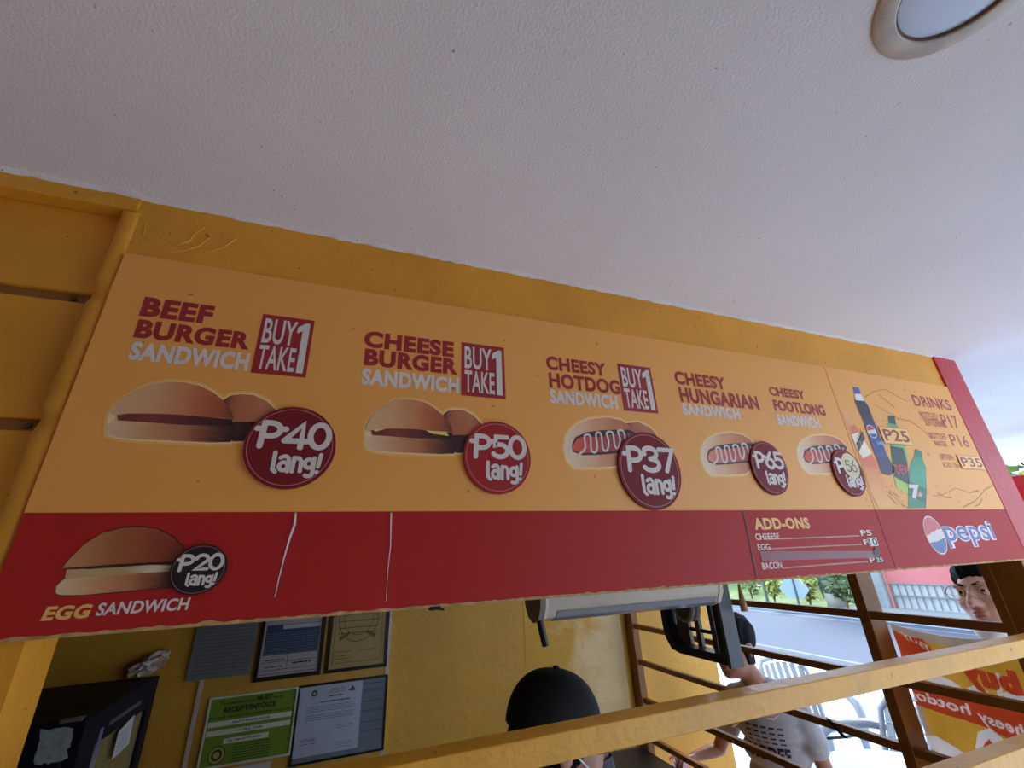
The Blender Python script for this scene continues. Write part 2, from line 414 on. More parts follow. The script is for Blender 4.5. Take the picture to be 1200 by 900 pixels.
# patched and peeling paint at the right end of the back wall
def peel():
    M = mat('peeling_patch', (222, 164, 54), .7, bump=.9, bscale=38); nt = M.node_tree; N = nt.nodes.new; L = nt.links.new; b = nt.nodes['Principled BSDF']
    tc = N('ShaderNodeTexCoord'); n = N('ShaderNodeTexNoise'); n.inputs['Scale'].default_value = 5; n.inputs['Detail'].default_value = 7; n.inputs['Distortion'].default_value = .8; L(tc.outputs['Object'], n.inputs['Vector'])
    sp = N('ShaderNodeSeparateXYZ'); L(tc.outputs['Generated'], sp.inputs[0])
    m1 = N('ShaderNodeMath'); m1.operation = 'MULTIPLY_ADD'; L(sp.outputs['X'], m1.inputs[0]); m1.inputs[1].default_value = .62; L(n.outputs['Fac'], m1.inputs[2])
    rp = N('ShaderNodeValToRGB'); rp.color_ramp.elements[0].position = .72; rp.color_ramp.elements[1].position = 1.0
    rp.color_ramp.elements[0].color = (*srgb((222, 164, 54)), 1); rp.color_ramp.elements[1].color = (*srgb((244, 208, 150)), 1)
    L(m1.outputs[0], rp.inputs['Fac']); L(rp.outputs['Color'], b.inputs['Base Color']); return M
pp = MB(); pp.box((.86, 2.1885, .5), (1.41, 2.19, ZC - .012)); struct(pp.build('wall_patch', peel()), 'peeling pale paint on the back wall beside the grille')
# corner pillar at the right of the opening
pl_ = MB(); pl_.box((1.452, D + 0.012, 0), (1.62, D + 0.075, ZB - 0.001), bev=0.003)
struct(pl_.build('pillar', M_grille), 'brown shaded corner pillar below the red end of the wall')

# ground outside
g0 = MB(); g0.box((-40, -30, -0.25), (60, 60, -0.07)); struct(g0.build('ground', M_conc), 'ground around the stall')
g1 = MB(); g1.box((1.472, -6, -0.068), (7.29, 20, -0.001)); struct(g1.build('pavement', M_conc), 'pale concrete forecourt outside the grille')
# road runs past the far side of the forecourt
def strip(x0, x1, z0, z1):
    mb = MB(); mb.box((x0, -30, z0), (x1, 50, z1)); return mb
struct(strip(7.3, 11.95, -.069, -.002).build('road', M_asph), 'pale grey road')
struct(strip(7.55, 7.66, -.0019, .001).build('road_line', M_white), 'white edge line of the road')
struct(strip(11.4, 11.52, -.0019, .001).build('road_line', M_white), 'white line on the far side of the road')
struct(strip(11.95, 12.15, -.069, .06).build('kerb', M_conc), 'concrete kerb across the road')
dw = MB(); dw.box((12.1, 3.0, -.06), (14.3, 9.3, .058)); struct(dw.build('driveway', mat('driveway_concrete', (120, 126, 132), .9, var=.05)), 'concrete driveway in front of the gate')
struct(strip(12.15, 22, -.069, .05).build('verge', M_grassp), 'grass verge across the road')
# ================================================================== menu board
M_bd = mat('board_print_yellow', (240, 162, 72), 0.48, spec=.5, var=0.03, vscale=2.5, specks=0.06, spcol=(70, 45, 25), spscale=55)
M_bdr = mat('board_print_red', (176, 34, 28), 0.55, spec=.25, var=0.06, vscale=4)
M_vin = mat('maroon_vinyl', (94, 26, 27), 0.5, spec=.3, var=0.06, vscale=14, bump=0.08, bscale=30)
M_ink = mat('red_ink', (158, 28, 34), 0.42)
M_wht = mat('white_ink', (218, 202, 190), 0.45)
M_mar = mat('price_maroon', (122, 26, 32), 0.55, spec=.25)
M_blk = mat('black_ink', (20, 18, 20), 0.45)
M_gold = mat('gold_ink', (236, 178, 96), 0.45)
M_raw = mat('raw_board_edge', (196, 150, 92), 0.8, var=0.4, vscale=60)
M_torn = mat('torn_white_edge', (230, 215, 210), 0.7)

def printed(name, cols, axis='X', rough=0.45):
    """a printed picture: colours run across the picture as in the artwork"""
    if name in MATS: return MATS[name]
    M = bpy.data.materials.new(name); MATS[name] = M; M.use_nodes = True
    nt = M.node_tree; b = nt.nodes['Principled BSDF']; N = nt.nodes.new; L = nt.links.new
    tc = N('ShaderNodeTexCoord'); sp = N('ShaderNodeSeparateXYZ'); L(tc.outputs['Generated'], sp.inputs[0])
    nz = N('ShaderNodeTexNoise'); nz.inputs['Scale'].default_value = 5; nz.inputs['Detail'].default_value = 5
    L(tc.outputs['Generated'], nz.inputs['Vector'])
    ma = N('ShaderNodeMath'); ma.operation = 'MULTIPLY_ADD'; L(nz.outputs['Fac'], ma.inputs[0]); ma.inputs[1].default_value = 0.22
    L(sp.outputs[axis], ma.inputs[2])
    sb = N('ShaderNodeMath'); sb.operation = 'SUBTRACT'; L(ma.outputs[0], sb.inputs[0]); sb.inputs[1].default_value = 0.11
    rp = N('ShaderNodeValToRGB'); e = rp.color_ramp.elements
    for k, (p, c) in enumerate(cols):
        x = e[k] if k < 2 else e.new(p)
        x.position = p; x.color = (*srgb(c), 1)
    L(sb.outputs[0], rp.inputs['Fac']); L(rp.outputs['Color'], b.inputs['Base Color']); b.inputs['Roughness'].default_value = rough
    return M
P_bun = printed('print_bun', [(0.0, (222, 176, 128)), (0.35, (216, 156, 104)), (0.62, (200, 112, 66)), (0.85, (170, 86, 52)), (1.0, (110, 52, 36))])
P_bun2 = printed('print_bun_back', [(0.0, (70, 30, 24)), (0.25, (180, 100, 62)), (0.7, (196, 118, 76)), (1.0, (160, 84, 54))])
P_bot = printed('print_bun_bottom', [(0.0, (226, 190, 146)), (0.3, (210, 152, 104)), (0.6, (178, 104, 66)), (0.85, (92, 46, 32)), (1.0, (48, 24, 20))])
P_pat = printed('print_patty', [(0.0, (110, 44, 34)), (0.3, (140, 58, 48)), (0.6, (98, 36, 34)), (1.0, (38, 20, 20))])
P_dark = printed('print_dark', [(0.0, (72, 34, 26)), (1.0, (30, 16, 14))])
P_hbun = printed('print_hotdog_bun', [(0.0, (236, 208, 172)), (0.3, (226, 176, 132)), (0.6, (212, 132, 84)), (1.0, (176, 92, 60))])
P_saus = printed('print_sausage', [(0.0, (226, 84, 50)), (0.4, (186, 58, 44)), (1.0, (120, 40, 38))])
P_saus2 = printed('print_sausage_pale', [(0.0, (226, 140, 100)), (0.4, (204, 92, 66)), (1.0, (150, 60, 50))])
P_egg = printed('print_egg', [(0.0, (196, 160, 106)), (0.5, (190, 150, 96)), (0.8, (214, 196, 160)), (1.0, (120, 92, 60))])
P_egbun = printed('print_egg_bun', [(0.0, (196, 138, 86)), (0.35, (168, 96, 54)), (0.7, (150, 64, 36)), (1.0, (104, 36, 26))])
H1 = mat('print_halo', (244, 182, 100), 0.42); H2 = mat('print_halo_inner', (248, 212, 150), 0.42)
P_chs = mat('print_cheese', (240, 205, 110), 0.45)

mbd = thing('menu_board', (0.34, D, ZB), 'long yellow and red fast food menu board with sandwich pictures and round price stickers', 'menu board')
pn = MB(); pn.box((XL, D, ZD), (XS - 0.0008, D + 0.0038, ZT)); pn.build('panel', M_bd, mbd)
pr = MB(); pr.box((XL, D, ZB), (XS - 0.0008, D + 0.0038, ZD - 0.0001)); pr.build('red_band', M_bdr, mbd)
random.seed(5)
def ragged(x0, x1, parent):
    e = MB(); n = int((x1 - x0) / 0.006); vs = []
    for i in range(n + 1):
        x = x0 + (x1 - x0) * i / n; t = random.uniform(0.0003, 0.0016) + (0.0016 if random.random() < .08 else 0)
        vs += [(x, D - 0.0004, ZB + t), (x, D - 0.0006, ZB - 0.002), (x, D + 0.004, ZB - 0.002)]
    e.add(vs, [(i * 3 + k, i * 3 + k + 1, i * 3 + k + 4, i * 3 + k + 3) for i in range(n) for k in (0, 1)])
    e.build('worn_edge', M_raw, parent)
ragged(XL, XS - 0.001, mbd)
H = 0.0004                        # thickness of one printed layer
def rect(bl, tr):
    a, b = bp(*bl), bp(*tr); return a[0], a[1] + EYE, b[0], b[1] + EYE
def bq(pts, c=None):              # crop coordinates -> board coordinates
    out = []
    for x, y in pts:
        if c: x, y = c[0] + x * c[2], c[1] + y * c[2]
        a = bp(x, y); out.append(a)
    return out
def words(items, name, m, parent, h=H, bold=0.018, shear=0.0):
    for s, bl, tr in items:
        mb = MB(); a, b = bp(*bl), bp(*tr); p_text(mb, BOARD, s, a[0], a[1], b[0], b[1], h, bold, shear)
        o = mb.build(name, m, parent)
    return o

words([('BEEF', (162.5, 370), (252.5, 359)), ('BURGER', (155.5, 395.5), (295.5, 390))], 'lettering', M_ink, mbd, bold=0.034)
words([('SANDWICH', (149, 421.5), (294, 414.5))], 'lettering', M_wht, mbd, bold=0.032)
words([('CHEESE', (426, 406.5), (532, 401)), ('BURGER', (426, 428), (536.5, 421))], 'lettering', M_ink, mbd, bold=0.034)
words([('SANDWICH', (423, 450.5), (538, 443))], 'lettering', M_wht, mbd, bold=0.032)
words([('CHEESY', (640.5, 433), (709, 426)), ('HOTDOG', (644, 454), (725, 446))], 'lettering', M_ink, mbd, bold=0.028)
words([('SANDWICH', (645, 472.5), (722.5, 464))], 'lettering', M_wht, mbd, bold=0.032)
words([('CHEESY', (792, 450), (848, 442.5)), ('HUNGARIAN', (798, 471), (886, 464))], 'lettering', M_ink, mbd, bold=0.028)
words([('SANDWICH', (801, 486), (865, 479))], 'lettering', M_wht, mbd, bold=0.032)
words([('CHEESY', (903, 463.5), (941, 458)), ('FOOTLONG', (908.5, 481.3), (964, 475))], 'lettering', M_ink, mbd, bold=0.028)
words([('SANDWICH', (912.5, 498), (958, 489.5))], 'lettering', M_wht, mbd, bold=0.032)
words([('EGG', (47, 728), (110, 707.5))], 'lettering', M_gold, mbd, bold=0.03, shear=0.15)
words([('SANDWICH', (111.5, 722), (224, 700))], 'lettering', M_wht, mbd, bold=0.02, shear=0.1)
words([('ADD-ONS', (885, 621), (946, 606.3))], 'lettering', M_gold, mbd, bold=0.03)
lines = [('CHEEESE', (886, 633), (912, 624.5)), ('EGG', (888.7, 645), (901, 637)), ('BACON', (894, 667.5), (915, 658)),
         ('P5', (1009.5, 628), (1019.7, 621)), ('P', (1013, 638.5), (1018, 632)), ('P', (1020, 659.5), (1024, 653))]
words(lines, 'lettering', M_wht, mbd, bold=0.012)
for a, b in (((915, 631.5), (1008, 627.8)), ((903.5, 643), (1011, 637.8)), ((918, 665.5), (1018, 658))):
    dt = MB(); p, q = bp(*a), bp(*b); n = 44
    for k in range(n): p_disc(dt, BOARD, p[0] + (q[0] - p[0]) * k / n, p[1] + (q[1] - p[1]) * k / n, 0.0013, 0.0013, H, 8)
    dt.build('dotted_leader', M_wht, mbd)

def buy_one(tl, tr_, br, bl):
    q = [bp(*k) for k in (tl, tr_, br, bl)]; x0, x1, z1, z0 = (q[0][0] + q[3][0]) / 2, (q[1][0] + q[2][0]) / 2, (q[0][1] + q[1][1]) / 2, (q[2][1] + q[3][1]) / 2
    mb = MB(); p_poly(mb, BOARD, [(x0, z0), (x1, z0), (x1, z1), (x0, z1)], H * 1.2)
    s = mb.build('offer_panel', M_ink, mbd)
    W, Hh = x1 - x0, z1 - z0
    t = MB()
    p_text(t, BOARD, 'BUY', x0 + .07 * W, z0 + .5 * Hh, x0 + .69 * W, z0 + .93 * Hh, H * 2, 0.012)
    p_text(t, BOARD, 'TAKE', x0 + .07 * W, z0 + .07 * Hh, x0 + .75 * W, z0 + .47 * Hh, H * 2, 0.012)
    p_poly(t, BOARD, [(x0 + a * W, z0 + b * Hh) for a, b in ((.8, .06), (.93, .06), (.93, .93), (.85, .93), (.7, .84), (.7, .73), (.8, .78))], H * 2.4)
    t.build('lettering', M_wht, s)
buy_one((305, 367.5), (368, 376), (359, 444), (297.5, 436)); buy_one((538, 401), (590, 407.5), (593, 469), (543.5, 462.5)); buy_one((722, 426), (762, 431), (771, 485.5), (732.5, 480.5))

C2, C4, C6, C5 = (100, 320, .25), (620, 390, .25), (0, 580, .25), (880, 420, .26667)
BURG = dict(
    top_bun=[(118, 662), (150, 615), (200, 580), (260, 545), (330, 520), (400, 511), (470, 515), (540, 530), (600, 560), (650, 600), (685, 650), (697, 688), (640, 680), (560, 676), (440, 665), (320, 660), (200, 660), (150, 668)],
    patty=[(150, 662), (200, 658), (320, 658), (440, 664), (560, 675), (690, 687), (696, 721), (640, 720), (540, 716), (440, 712), (330, 704), (230, 697), (155, 692)],
    bottom_bun=[(112, 710), (155, 692), (230, 697), (330, 704), (440, 712), (540, 716), (640, 720), (696, 721), (702, 770), (680, 793), (590, 795), (480, 790), (360, 785), (250, 780), (160, 772), (104, 755), (104, 730)],
    top_bun_back=[(640, 600), (680, 575), (730, 568), (790, 572), (850, 600), (890, 640), (905, 672), (830, 696), (790, 700), (695, 702), (680, 650)],
    patty_back=[(690, 698), (830, 698), (830, 726), (690, 726)],
    bottom_bun_back=[(690, 724), (810, 722), (790, 780), (760, 788), (690, 790)])
HOT = dict(
    bun=[(165, 540), (172, 490), (195, 452), (230, 425), (290, 403), (370, 397), (430, 410), (470, 435), (497, 470), (485, 520), (470, 590), (420, 625), (330, 632), (210, 632), (178, 600)],
    filling=[(198, 530), (215, 490), (270, 466), (330, 458), (400, 455), (470, 455), (495, 470), (480, 520), (450, 562), (330, 572), (250, 575), (205, 558)],
    sausage=[(203, 532), (225, 497), (260, 486), (330, 490), (420, 474), (490, 468), (478, 515), (440, 552), (330, 560), (240, 565), (210, 552)])
MAYO = [(235, 570), (262, 540), (258, 485), (285, 485), (290, 550), (310, 560), (318, 530), (312, 475), (335, 475), (345, 545), (365, 550), (372, 510), (362, 470), (390, 470), (400, 530), (415, 540), (425, 500), (415, 462), (440, 462), (450, 500), (462, 520), (468, 480)]
HB = [(450, 425), (510, 418), (560, 440), (592, 470), (604, 498), (560, 500), (500, 480), (480, 450)]
def fitmap(src, L_, R_, T_, B_):
    a = np.array(src); lo, hi = a.min(0), a.max(0)
    X0, X1, Z1, Z0 = bp(*L_)[0], bp(*R_)[0], bp(*T_)[1], bp(*B_)[1]
    return lambda p: (X0 + (p[0] - lo[0]) / (hi[0] - lo[0]) * (X1 - X0), Z0 + (p[1] - lo[1]) / (hi[1] - lo[1]) * (Z1 - Z0))
def grow(pts, d):
    n = len(pts); out = []
    ar = sum(pts[i][0] * pts[(i + 1) % n][1] - pts[(i + 1) % n][0] * pts[i][1] for i in range(n)); sg = 1 if ar > 0 else -1
    for i in range(n):
        p, a, b = Vector(pts[i]), Vector(pts[i - 1]), Vector(pts[(i + 1) % n])
        t = (b - a); t = t / max(t.length, 1e-9); out.append((p.x + t.y * d * sg, p.y - t.x * d * sg))
    return out
def picture(name, halo, layers, glow=True):
    mb = MB()
    if glow:
        for k, hp in enumerate(halo): p_poly(mb, BOARD, grow(hp, 0.0042), H * (0.4 + .15 * k), 0)
        for k, hp in enumerate(halo): p_poly(mb, BOARD, grow(hp, 0.0016), H * (0.75 + .15 * k), 1)
    else:
        for hp in halo: p_poly(mb, BOARD, grow(hp, 0.0008), H * 0.8, 0)
    o = mb.build(name, [H1, H2] if glow else [P_dark], mbd)
    for k, (nm, pts, m_) in enumerate(layers):
        b = MB()
        if nm == 'mayonnaise': p_stroke(b, BOARD, pts, 0.0034, H * (1.2 + .4 * k))
        else: p_poly(b, BOARD, pts, H * (1.2 + .4 * k))
        b.build(nm, m_, o)
def outline(d): return d
base = {k: bq(v, C2) for k, v in BURG.items()}
allb = base['top_bun'] + base['bottom_bun']
hull_front = base['top_bun'][:12] + base['bottom_bun'][8:] 
hull_back = base['top_bun_back'][:7] + base['bottom_bun_back'][1:]
def burger(f, cheese=False):
    g = {k: [f(p) for p in v] for k, v in base.items()}
    hf = [f(p) for p in hull_front]; hb = [f(p) for p in hull_back]
    ly = [('bun', g['top_bun_back'], P_bun2), ('patty', g['patty_back'], P_dark), ('bun', g['bottom_bun_back'], P_dark),
          ('bun', g['bottom_bun'], P_bot), ('patty', g['patty'], P_pat)]
    if cheese:
        t = g['patty']
        def lp(a, b, u): return (a[0] + (b[0] - a[0]) * u, a[1] + (b[1] - a[1]) * u)
        ly.append(('cheese_slice', [lp(t[0], t[1], .2), lp(t[1], t[2], .5), lp(t[12], t[1], .5)], P_chs))
        ly.append(('cheese_slice', [lp(t[3], t[4], .6), lp(t[4], t[5], .7), lp(t[5], t[7], .5), lp(t[4], t[8], .35)], P_chs))
    ly.append(('bun', g['top_bun'], P_bun))
    picture('sandwich_picture', [hb, hf], ly)
burger(lambda p: p)
burger(fitmap(allb, (427.5, 520), (535, 507), (487.5, 469), (495, 531.5)), True)
def smooth_path(P, n=4):
    out = []
    for i in range(len(P) - 1):
        a, b, c, d = [Vector(P[max(0, min(len(P) - 1, i + k))]) for k in (-1, 0, 1, 2)]
        for j in range(n):
            t = j / n; out.append(tuple(.5 * (2 * b + (c - a) * t + (2 * a - 5 * b + 4 * c - d) * t * t + (3 * b - a - 3 * c + d) * t ** 3)))
    return out + [P[-1]]
hbase = {k: bq(v, C4) for k, v in HOT.items()}; hm = smooth_path(bq(MAYO, C4)); hbk = bq(HB, C4)
def hotdog(f, saus, back=False):
    ly = []
    if back: ly += [('bun', [f(p) for p in hbk], P_bun2)]
    ly += [('bun', [f(p) for p in hbase['bun']], P_hbun), ('filling', [f(p) for p in hbase['filling']], P_dark),
           ('sausage', [f(p) for p in hbase['sausage']], saus), ('mayonnaise', [f(p) for p in hm], M_wht)]
    picture('sandwich_picture', ([[f(p) for p in hbk]] if back else []) + [[f(p) for p in hbase['bun']]], ly)
hotdog(lambda p: p, P_saus, True)
hotdog(fitmap(hbase['bun'], (820, 530), (887, 530), (855, 507), (840, 557)), P_saus2)
hotdog(fitmap(hbase['bun'], (934.7, 534.7), (996, 535), (968, 510), (955, 555)), P_saus)
EGG = dict(
    bun=[(295, 343), (330, 300), (400, 230), (480, 180), (570, 155), (650, 148), (740, 160), (810, 195), (860, 245), (875, 290), (820, 312), (700, 317), (560, 324), (420, 335)],
    filling=[(310, 345), (420, 333), (560, 322), (700, 315), (820, 310), (830, 328), (700, 328), (560, 338), (420, 348)],
    egg=[(315, 350), (420, 346), (560, 337), (690, 327), (825, 328), (830, 356), (700, 364), (560, 374), (430, 382), (305, 395)],
    bottom=[(262, 455), (268, 425), (300, 395), (430, 380), (560, 372), (700, 362), (830, 352), (845, 430), (700, 440), (540, 455), (400, 468), (300, 470), (270, 465)])
eg = {k: bq(v, C6) for k, v in EGG.items()}
picture('sandwich_picture', [eg['bun'], eg['bottom']], [('bun', eg['bottom'], P_bot), ('egg', eg['egg'], P_egg), ('filling', eg['filling'], P_dark), ('bun', eg['bun'], P_egbun)], glow=False)

def price(L_, R_, T_, B_, num, m_, span=.86):
    x0, x1, z1, z0 = bp(*L_)[0], bp(*R_)[0], bp(*T_)[1], bp(*B_)[1]
    cx, cz, rx, rz = (x0 + x1) / 2, (z0 + z1) / 2, (x1 - x0) / 2, (z1 - z0) / 2
    mb = MB(); hh = 0.0045
    p_disc(mb, BOARD, cx, cz, rx, rz, hh)
    n = 48; ring = [(cx + rx * math.cos(2 * math.pi * k / n), cz + rz * math.sin(2 * math.pi * k / n)) for k in range(n)]
    mb.add([BOARD.at(a, b, hh) for a, b in ring] + [BOARD.at(a, b, 0.0) for a, b in ring], [(k, k + n, (k + 1) % n + n, (k + 1) % n) for k in range(n)])
    s = mb.build('price_sticker', m_, mbd)
    t = MB(); p_disc(t, BOARD, cx, cz, rx * .93, rz * .93, hh + H * .5, 64, 0, 0.985); t.build('rim_line', mat('pale_rim_line', (200, 130, 125), .5), s)
    t = MB(); h2 = hh + H
    p_pen(t, BOARD, 'P' + num, cx - .76 * rx, cz - .02 * rz, cx + span * rx, cz + .58 * rz, .135 * rx, h2)
    p_pen(t, BOARD, 'lang!', cx - .36 * rx, cz - .60 * rz, cx + .74 * rx, cz - .16 * rz, .095 * rx, h2)
    t.build('lettering', M_wht, s)
    return s, cx, cz, rx, rz
price((285, 527), (394, 521), (345, 478), (330, 573.5), '40', M_mar)
price((542.5, 532), (620.5, 539), (581, 495), (586, 579.5), '50', mat('price_red', (160, 36, 36), .55, spec=.25))
price((722, 540), (797, 562), (750, 507), (771, 598), '37', M_mar)
price((877, 540), (924, 564), (894, 518), (913, 580.5), '65', M_mar)
s5, cx, cz, rx, rz = price((969, 535), (1012.5, 564), (985, 527), (1001, 582), '', M_mar, -.2)
t = MB(); p_disc(t, BOARD, cx + .24 * rx, cz + .28 * rz, .56 * rx, .55 * rz, 0.0045 + H * 1.6, 24); t.build('paper_patch', mat('cut_paper', (228, 205, 165), .7), s5)
t = MB(); p_pen(t, BOARD, '56', cx - .12 * rx, cz + .02 * rz, cx + .62 * rx, cz + .52 * rz, .045 * rx, 0.0045 + H * 2.2); t.build('lettering', mat('pencil_line', (70, 60, 60), .6), s5)
price((201, 667), (267.5, 660), (240, 638), (222.5, 697.5), '20', mat('price_black', (26, 20, 22), .4))

# maroon vinyl stuck over the middle of the red band, in two lengths
def patch(c, name, m_, h, parent=mbd):
    mb = MB(); q = bq(c); mb.hull([BOARD.at(a, b, h) for a, b in q], [BOARD.at(a, b, 0) for a, b in q]); return mb.build(name, m_, parent)
z0_, z1_ = ZB - EYE + 0.003, ZD - EYE - 0.0006
def vinyl(xs_top, xs_bot, x1t, x1b, h):
    mb = MB(); q = [(xs_bot, z0_), (x1b, z0_), (x1t, z1_), (xs_top, z1_)]
    mb.hull([BOARD.at(a, b, h) for a, b in q], [BOARD.at(a, b, 0) for a, b in q]); return mb.build('vinyl_patch', M_vin, mbd)
xa_t, xa_b = bp(345, 601)[0], bp(319, 727)[0]; xm_t, xm_b = bp(457, 600)[0], bp(451, 712)[0]; xe_t, xe_b = bp(870.5, 598)[0], bp(886, 676)[0]
vinyl(xa_t, xa_b, xm_t + .004, xm_b + .004, H * 1.5); vinyl(xm_t, xm_b, xe_t, xe_b, H * 3)
te = MB()
q = [bp(*p) for p in ((346, 601), (344, 615), (338, 632), (332, 655), (326, 680), (322, 700))]
for k in range(len(q) - 1):
    wa, wb_ = [0.0016, 0.0026, 0.0022, 0.0014, 0.001, 0.0005][k:k + 2]
    p_poly(te, BOARD, [q[k], (q[k][0] + wa, q[k][1]), (q[k + 1][0] + wb_, q[k + 1][1]), q[k + 1]], H * 3)
te.build('torn_edge', M_torn, mbd); te = MB()
q = [bp(*p) for p in ((457.5, 601), (457, 640), (454, 670), (452, 705))]
for k in range(3):
    wa, wb_ = [0.0017, 0.001, 0.0006, 0.0003][k:k + 2]
    p_poly(te, BOARD, [q[k], (q[k][0] + wa, q[k][1]), (q[k + 1][0] + wb_, q[k + 1][1]), q[k + 1]], H * 4)
te.build('torn_edge', M_torn, mbd)
patch([(889.7, 646), (892.5, 657.5), (1029, 653.5), (1026.7, 645.5)][::1], 'vinyl_patch', mat('faded_maroon_vinyl', (128, 46, 54), .4), H * 2)
t = MB(); a = bp(871, 600); b = bp(886.5, 676); p_stroke(t, BOARD, [a, b], 0.0022, H * 3.3); t.build('joint_line', M_blk, mbd)
for a, b, s_, ma, mb_ in (((1018.5, 640), (1026, 630), '10', M_wht, M_blk), ((1026.5, 659.5), (1033.5, 652.5), '25', M_blk, M_wht)):
    q0, q1 = bp(*a), bp(*b); t = MB(); p_poly(t, BOARD, [q0, (q1[0], q0[1]), q1, (q0[0], q1[1])], H * 2.6); so = t.build('price_tag', ma, mbd)
    t = MB(); p_text(t, BOARD, s_, q0[0] + .0015, q0[1] + .001, q1[0] - .0015, q1[1] - .001, H * 3.2, 0.01); t.build('lettering', mb_, so)
t = MB(); p = bp(1026, 646); p_poly(t, BOARD, [(p[0] - .011, p[1] - .003), (p[0] - .002, p[1] - .009), (p[0] + .008, p[1] - .003), (p[0] + .009, p[1] + .006), (p[0] + .001, p[1] + .007)], H * 3.5); t.build('scorch_mark', M_blk, mbd)
# fly spots on the print
fs_ = MB(); random.seed(12)
for k in range(46):
    x, z = random.uniform(XL + .02, XS - .03), random.uniform(ZD - EYE + .01, ZT - EYE - .01)
    p_disc(fs_, BOARD, x, z, random.uniform(.0006, .0014), random.uniform(.0006, .002), H * .6, 7)
fs_.build('fly_spots', mat('dirt_brown', (84, 56, 30), .8), mbd)['kind'] = 'stuff'

# ================================================================== drinks board
dbd = thing('drinks_board', (1.21, D, ZB), 'right hand drinks board with bottle pictures and a red band', 'menu board')
pn = MB(); pn.box((XS + 0.0008, D, ZD), (XE, D + 0.0038, ZT)); pn.build('panel', M_bd, dbd)
pr = MB(); pr.box((XS + 0.0008, D, ZB), (XE, D + 0.0038, ZD - .0001)); pr.build('red_band', M_bdr, dbd)
ragged(XS + .001, XE, dbd)
M_ink2 = mat('faded_red_ink', (168, 62, 50), .45)
words([('DRINKS', (1072.5, 475.5), (1110.7, 468.7))], 'lettering', mat('drinks_red', (166, 44, 44), .45), dbd, bold=.012)
words([('BOTTLED', (1080, 490), (1096, 484.5)), ('SOFTDRINKS', (1085, 498.7), (1106.5, 493)), ('P17', (1107, 500.5), (1119, 487.5)),
       ('BOTTLED', (1091, 514), (1107, 508.5)), ('WATER', (1095.5, 522.5), (1108, 517.5)), ('P16', (1117, 522.7), (1131, 510.7)),
       ('LIPTON', (1102.7, 538.5), (1114.7, 532.5)), ('ICED TEA', (1106.7, 547.5), (1123, 542.7))], 'lettering', M_ink2, dbd, bold=.004)
def tagbox(bl, tr, s_):
    x0, z0, x1, z1 = *bp(*bl), *bp(*tr); t = MB(); p_poly(t, BOARD, [(x0, z0), (x1, z0), (x1, z1), (x0, z1)], H * 4.5, 0)
    for u in ((x0, z0, x1, z0), (x0, z1, x1, z1), (x0, z0, x0, z1), (x1, z0, x1, z1)): p_stroke(t, BOARD, [u[:2], u[2:]], .0008, H * 4.8, 1)
    o = t.build('price_tag', [mat('tag_yellow', (244, 188, 100), .45), M_ink2], dbd)
    t = MB(); W, Q = x1 - x0, z1 - z0; p_text(t, BOARD, s_, x0 + .08 * W, z0 + .16 * Q, x1 - .06 * W, z1 - .14 * Q, H * 5.2, .012); t.build('lettering', M_ink, o)
tagbox((1036, 519.5), (1061.5, 503), 'P25'); tagbox((1127, 549), (1147, 535.5), 'P35')
def pic(name, parts, parent=dbd):
    o = None
    for k, (nm, pts, m_) in enumerate(parts):
        b = MB(); p_poly(b, BOARD, bq(pts, C5), H * (1.2 + .5 * k)); q = b.build(name if o is None else nm, m_, parent if o is None else o)
        o = o or q
    return o
def bqs(pts): return bq(pts, C5)
spl = MB(); random.seed(4)
for ln in ([(500, 170), (540, 145), (590, 135), (640, 165), (690, 190)], [(540, 205), (580, 225), (620, 245), (650, 270)], [(560, 160), (600, 190), (630, 215)],
           [(640, 262), (700, 275), (750, 310), (790, 350)], [(800, 605), (840, 600), (900, 570), (960, 590), (1000, 580)], [(820, 590), (850, 610), (880, 612)],
           [(930, 655), (980, 630), (1010, 600), (1030, 575), (1060, 560)], [(985, 650), (1005, 640), (1015, 615)], [(575, 570), (620, 600), (660, 640), (690, 658)], [(590, 590), (640, 640)], [(610, 580), (650, 610)]):
    q = bqs(ln)
    for a, b in zip(q[:-1], q[1:]): p_stroke(spl, BOARD, [a, b], random.uniform(.0012, .0028), H * .8)
for k in range(90):
    x, y = random.uniform(480, 1060), random.choice((random.uniform(80, 300), random.uniform(520, 650)))
    p = bqs([(x, y)])[0]; p_disc(spl, BOARD, p[0], p[1], random.uniform(.0006, .0022), random.uniform(.0006, .0022), H * .6, 7)
spl.build('splash_print', mat('splash_brown', (178, 112, 56), .5), dbd)['kind'] = 'stuff'
P_cola = printed('print_cola', [(0, (70, 40, 60)), (.5, (62, 44, 78)), (1, (50, 30, 40))], 'Z')
pic('bottle_picture', [('bottle', [(452, 180), (497, 186), (515, 210), (545, 290), (585, 400), (622, 470), (630, 500), (608, 516), (572, 505), (540, 405), (500, 290), (470, 225)], P_cola),
     ('cap', [(445, 125), (472, 128), (482, 157), (455, 155)], mat('print_blue_cap', (70, 90, 160), .45)),
     ('neck', [(455, 155), (482, 157), (497, 188), (458, 184)], mat('print_neck', (226, 216, 210), .45)),
     ('bottle_label', [(496, 290), (545, 290), (590, 410), (600, 440), (548, 436)], mat('print_blue_label', (52, 62, 120), .45))])
q = bqs([(528, 322)])[0]
t = MB()
p_disc(t, BOARD, q[0], q[1], .0155, .0155, H * 3.4, 28, 0)
for pts, mi in ((arc(q[0], q[1], .0135, .0135, 25, 175, 14), 1), (arc(q[0], q[1], .0135, .0135, 205, 340, 14), 2)): p_poly(t, BOARD, pts, H * 3.8, mi)
M_pr, M_pb = mat('emblem_red', (200, 48, 52), .4), mat('emblem_blue', (52, 74, 138), .4)
t.build('round_emblem', [M_wht, M_pr, M_pb], dbd)
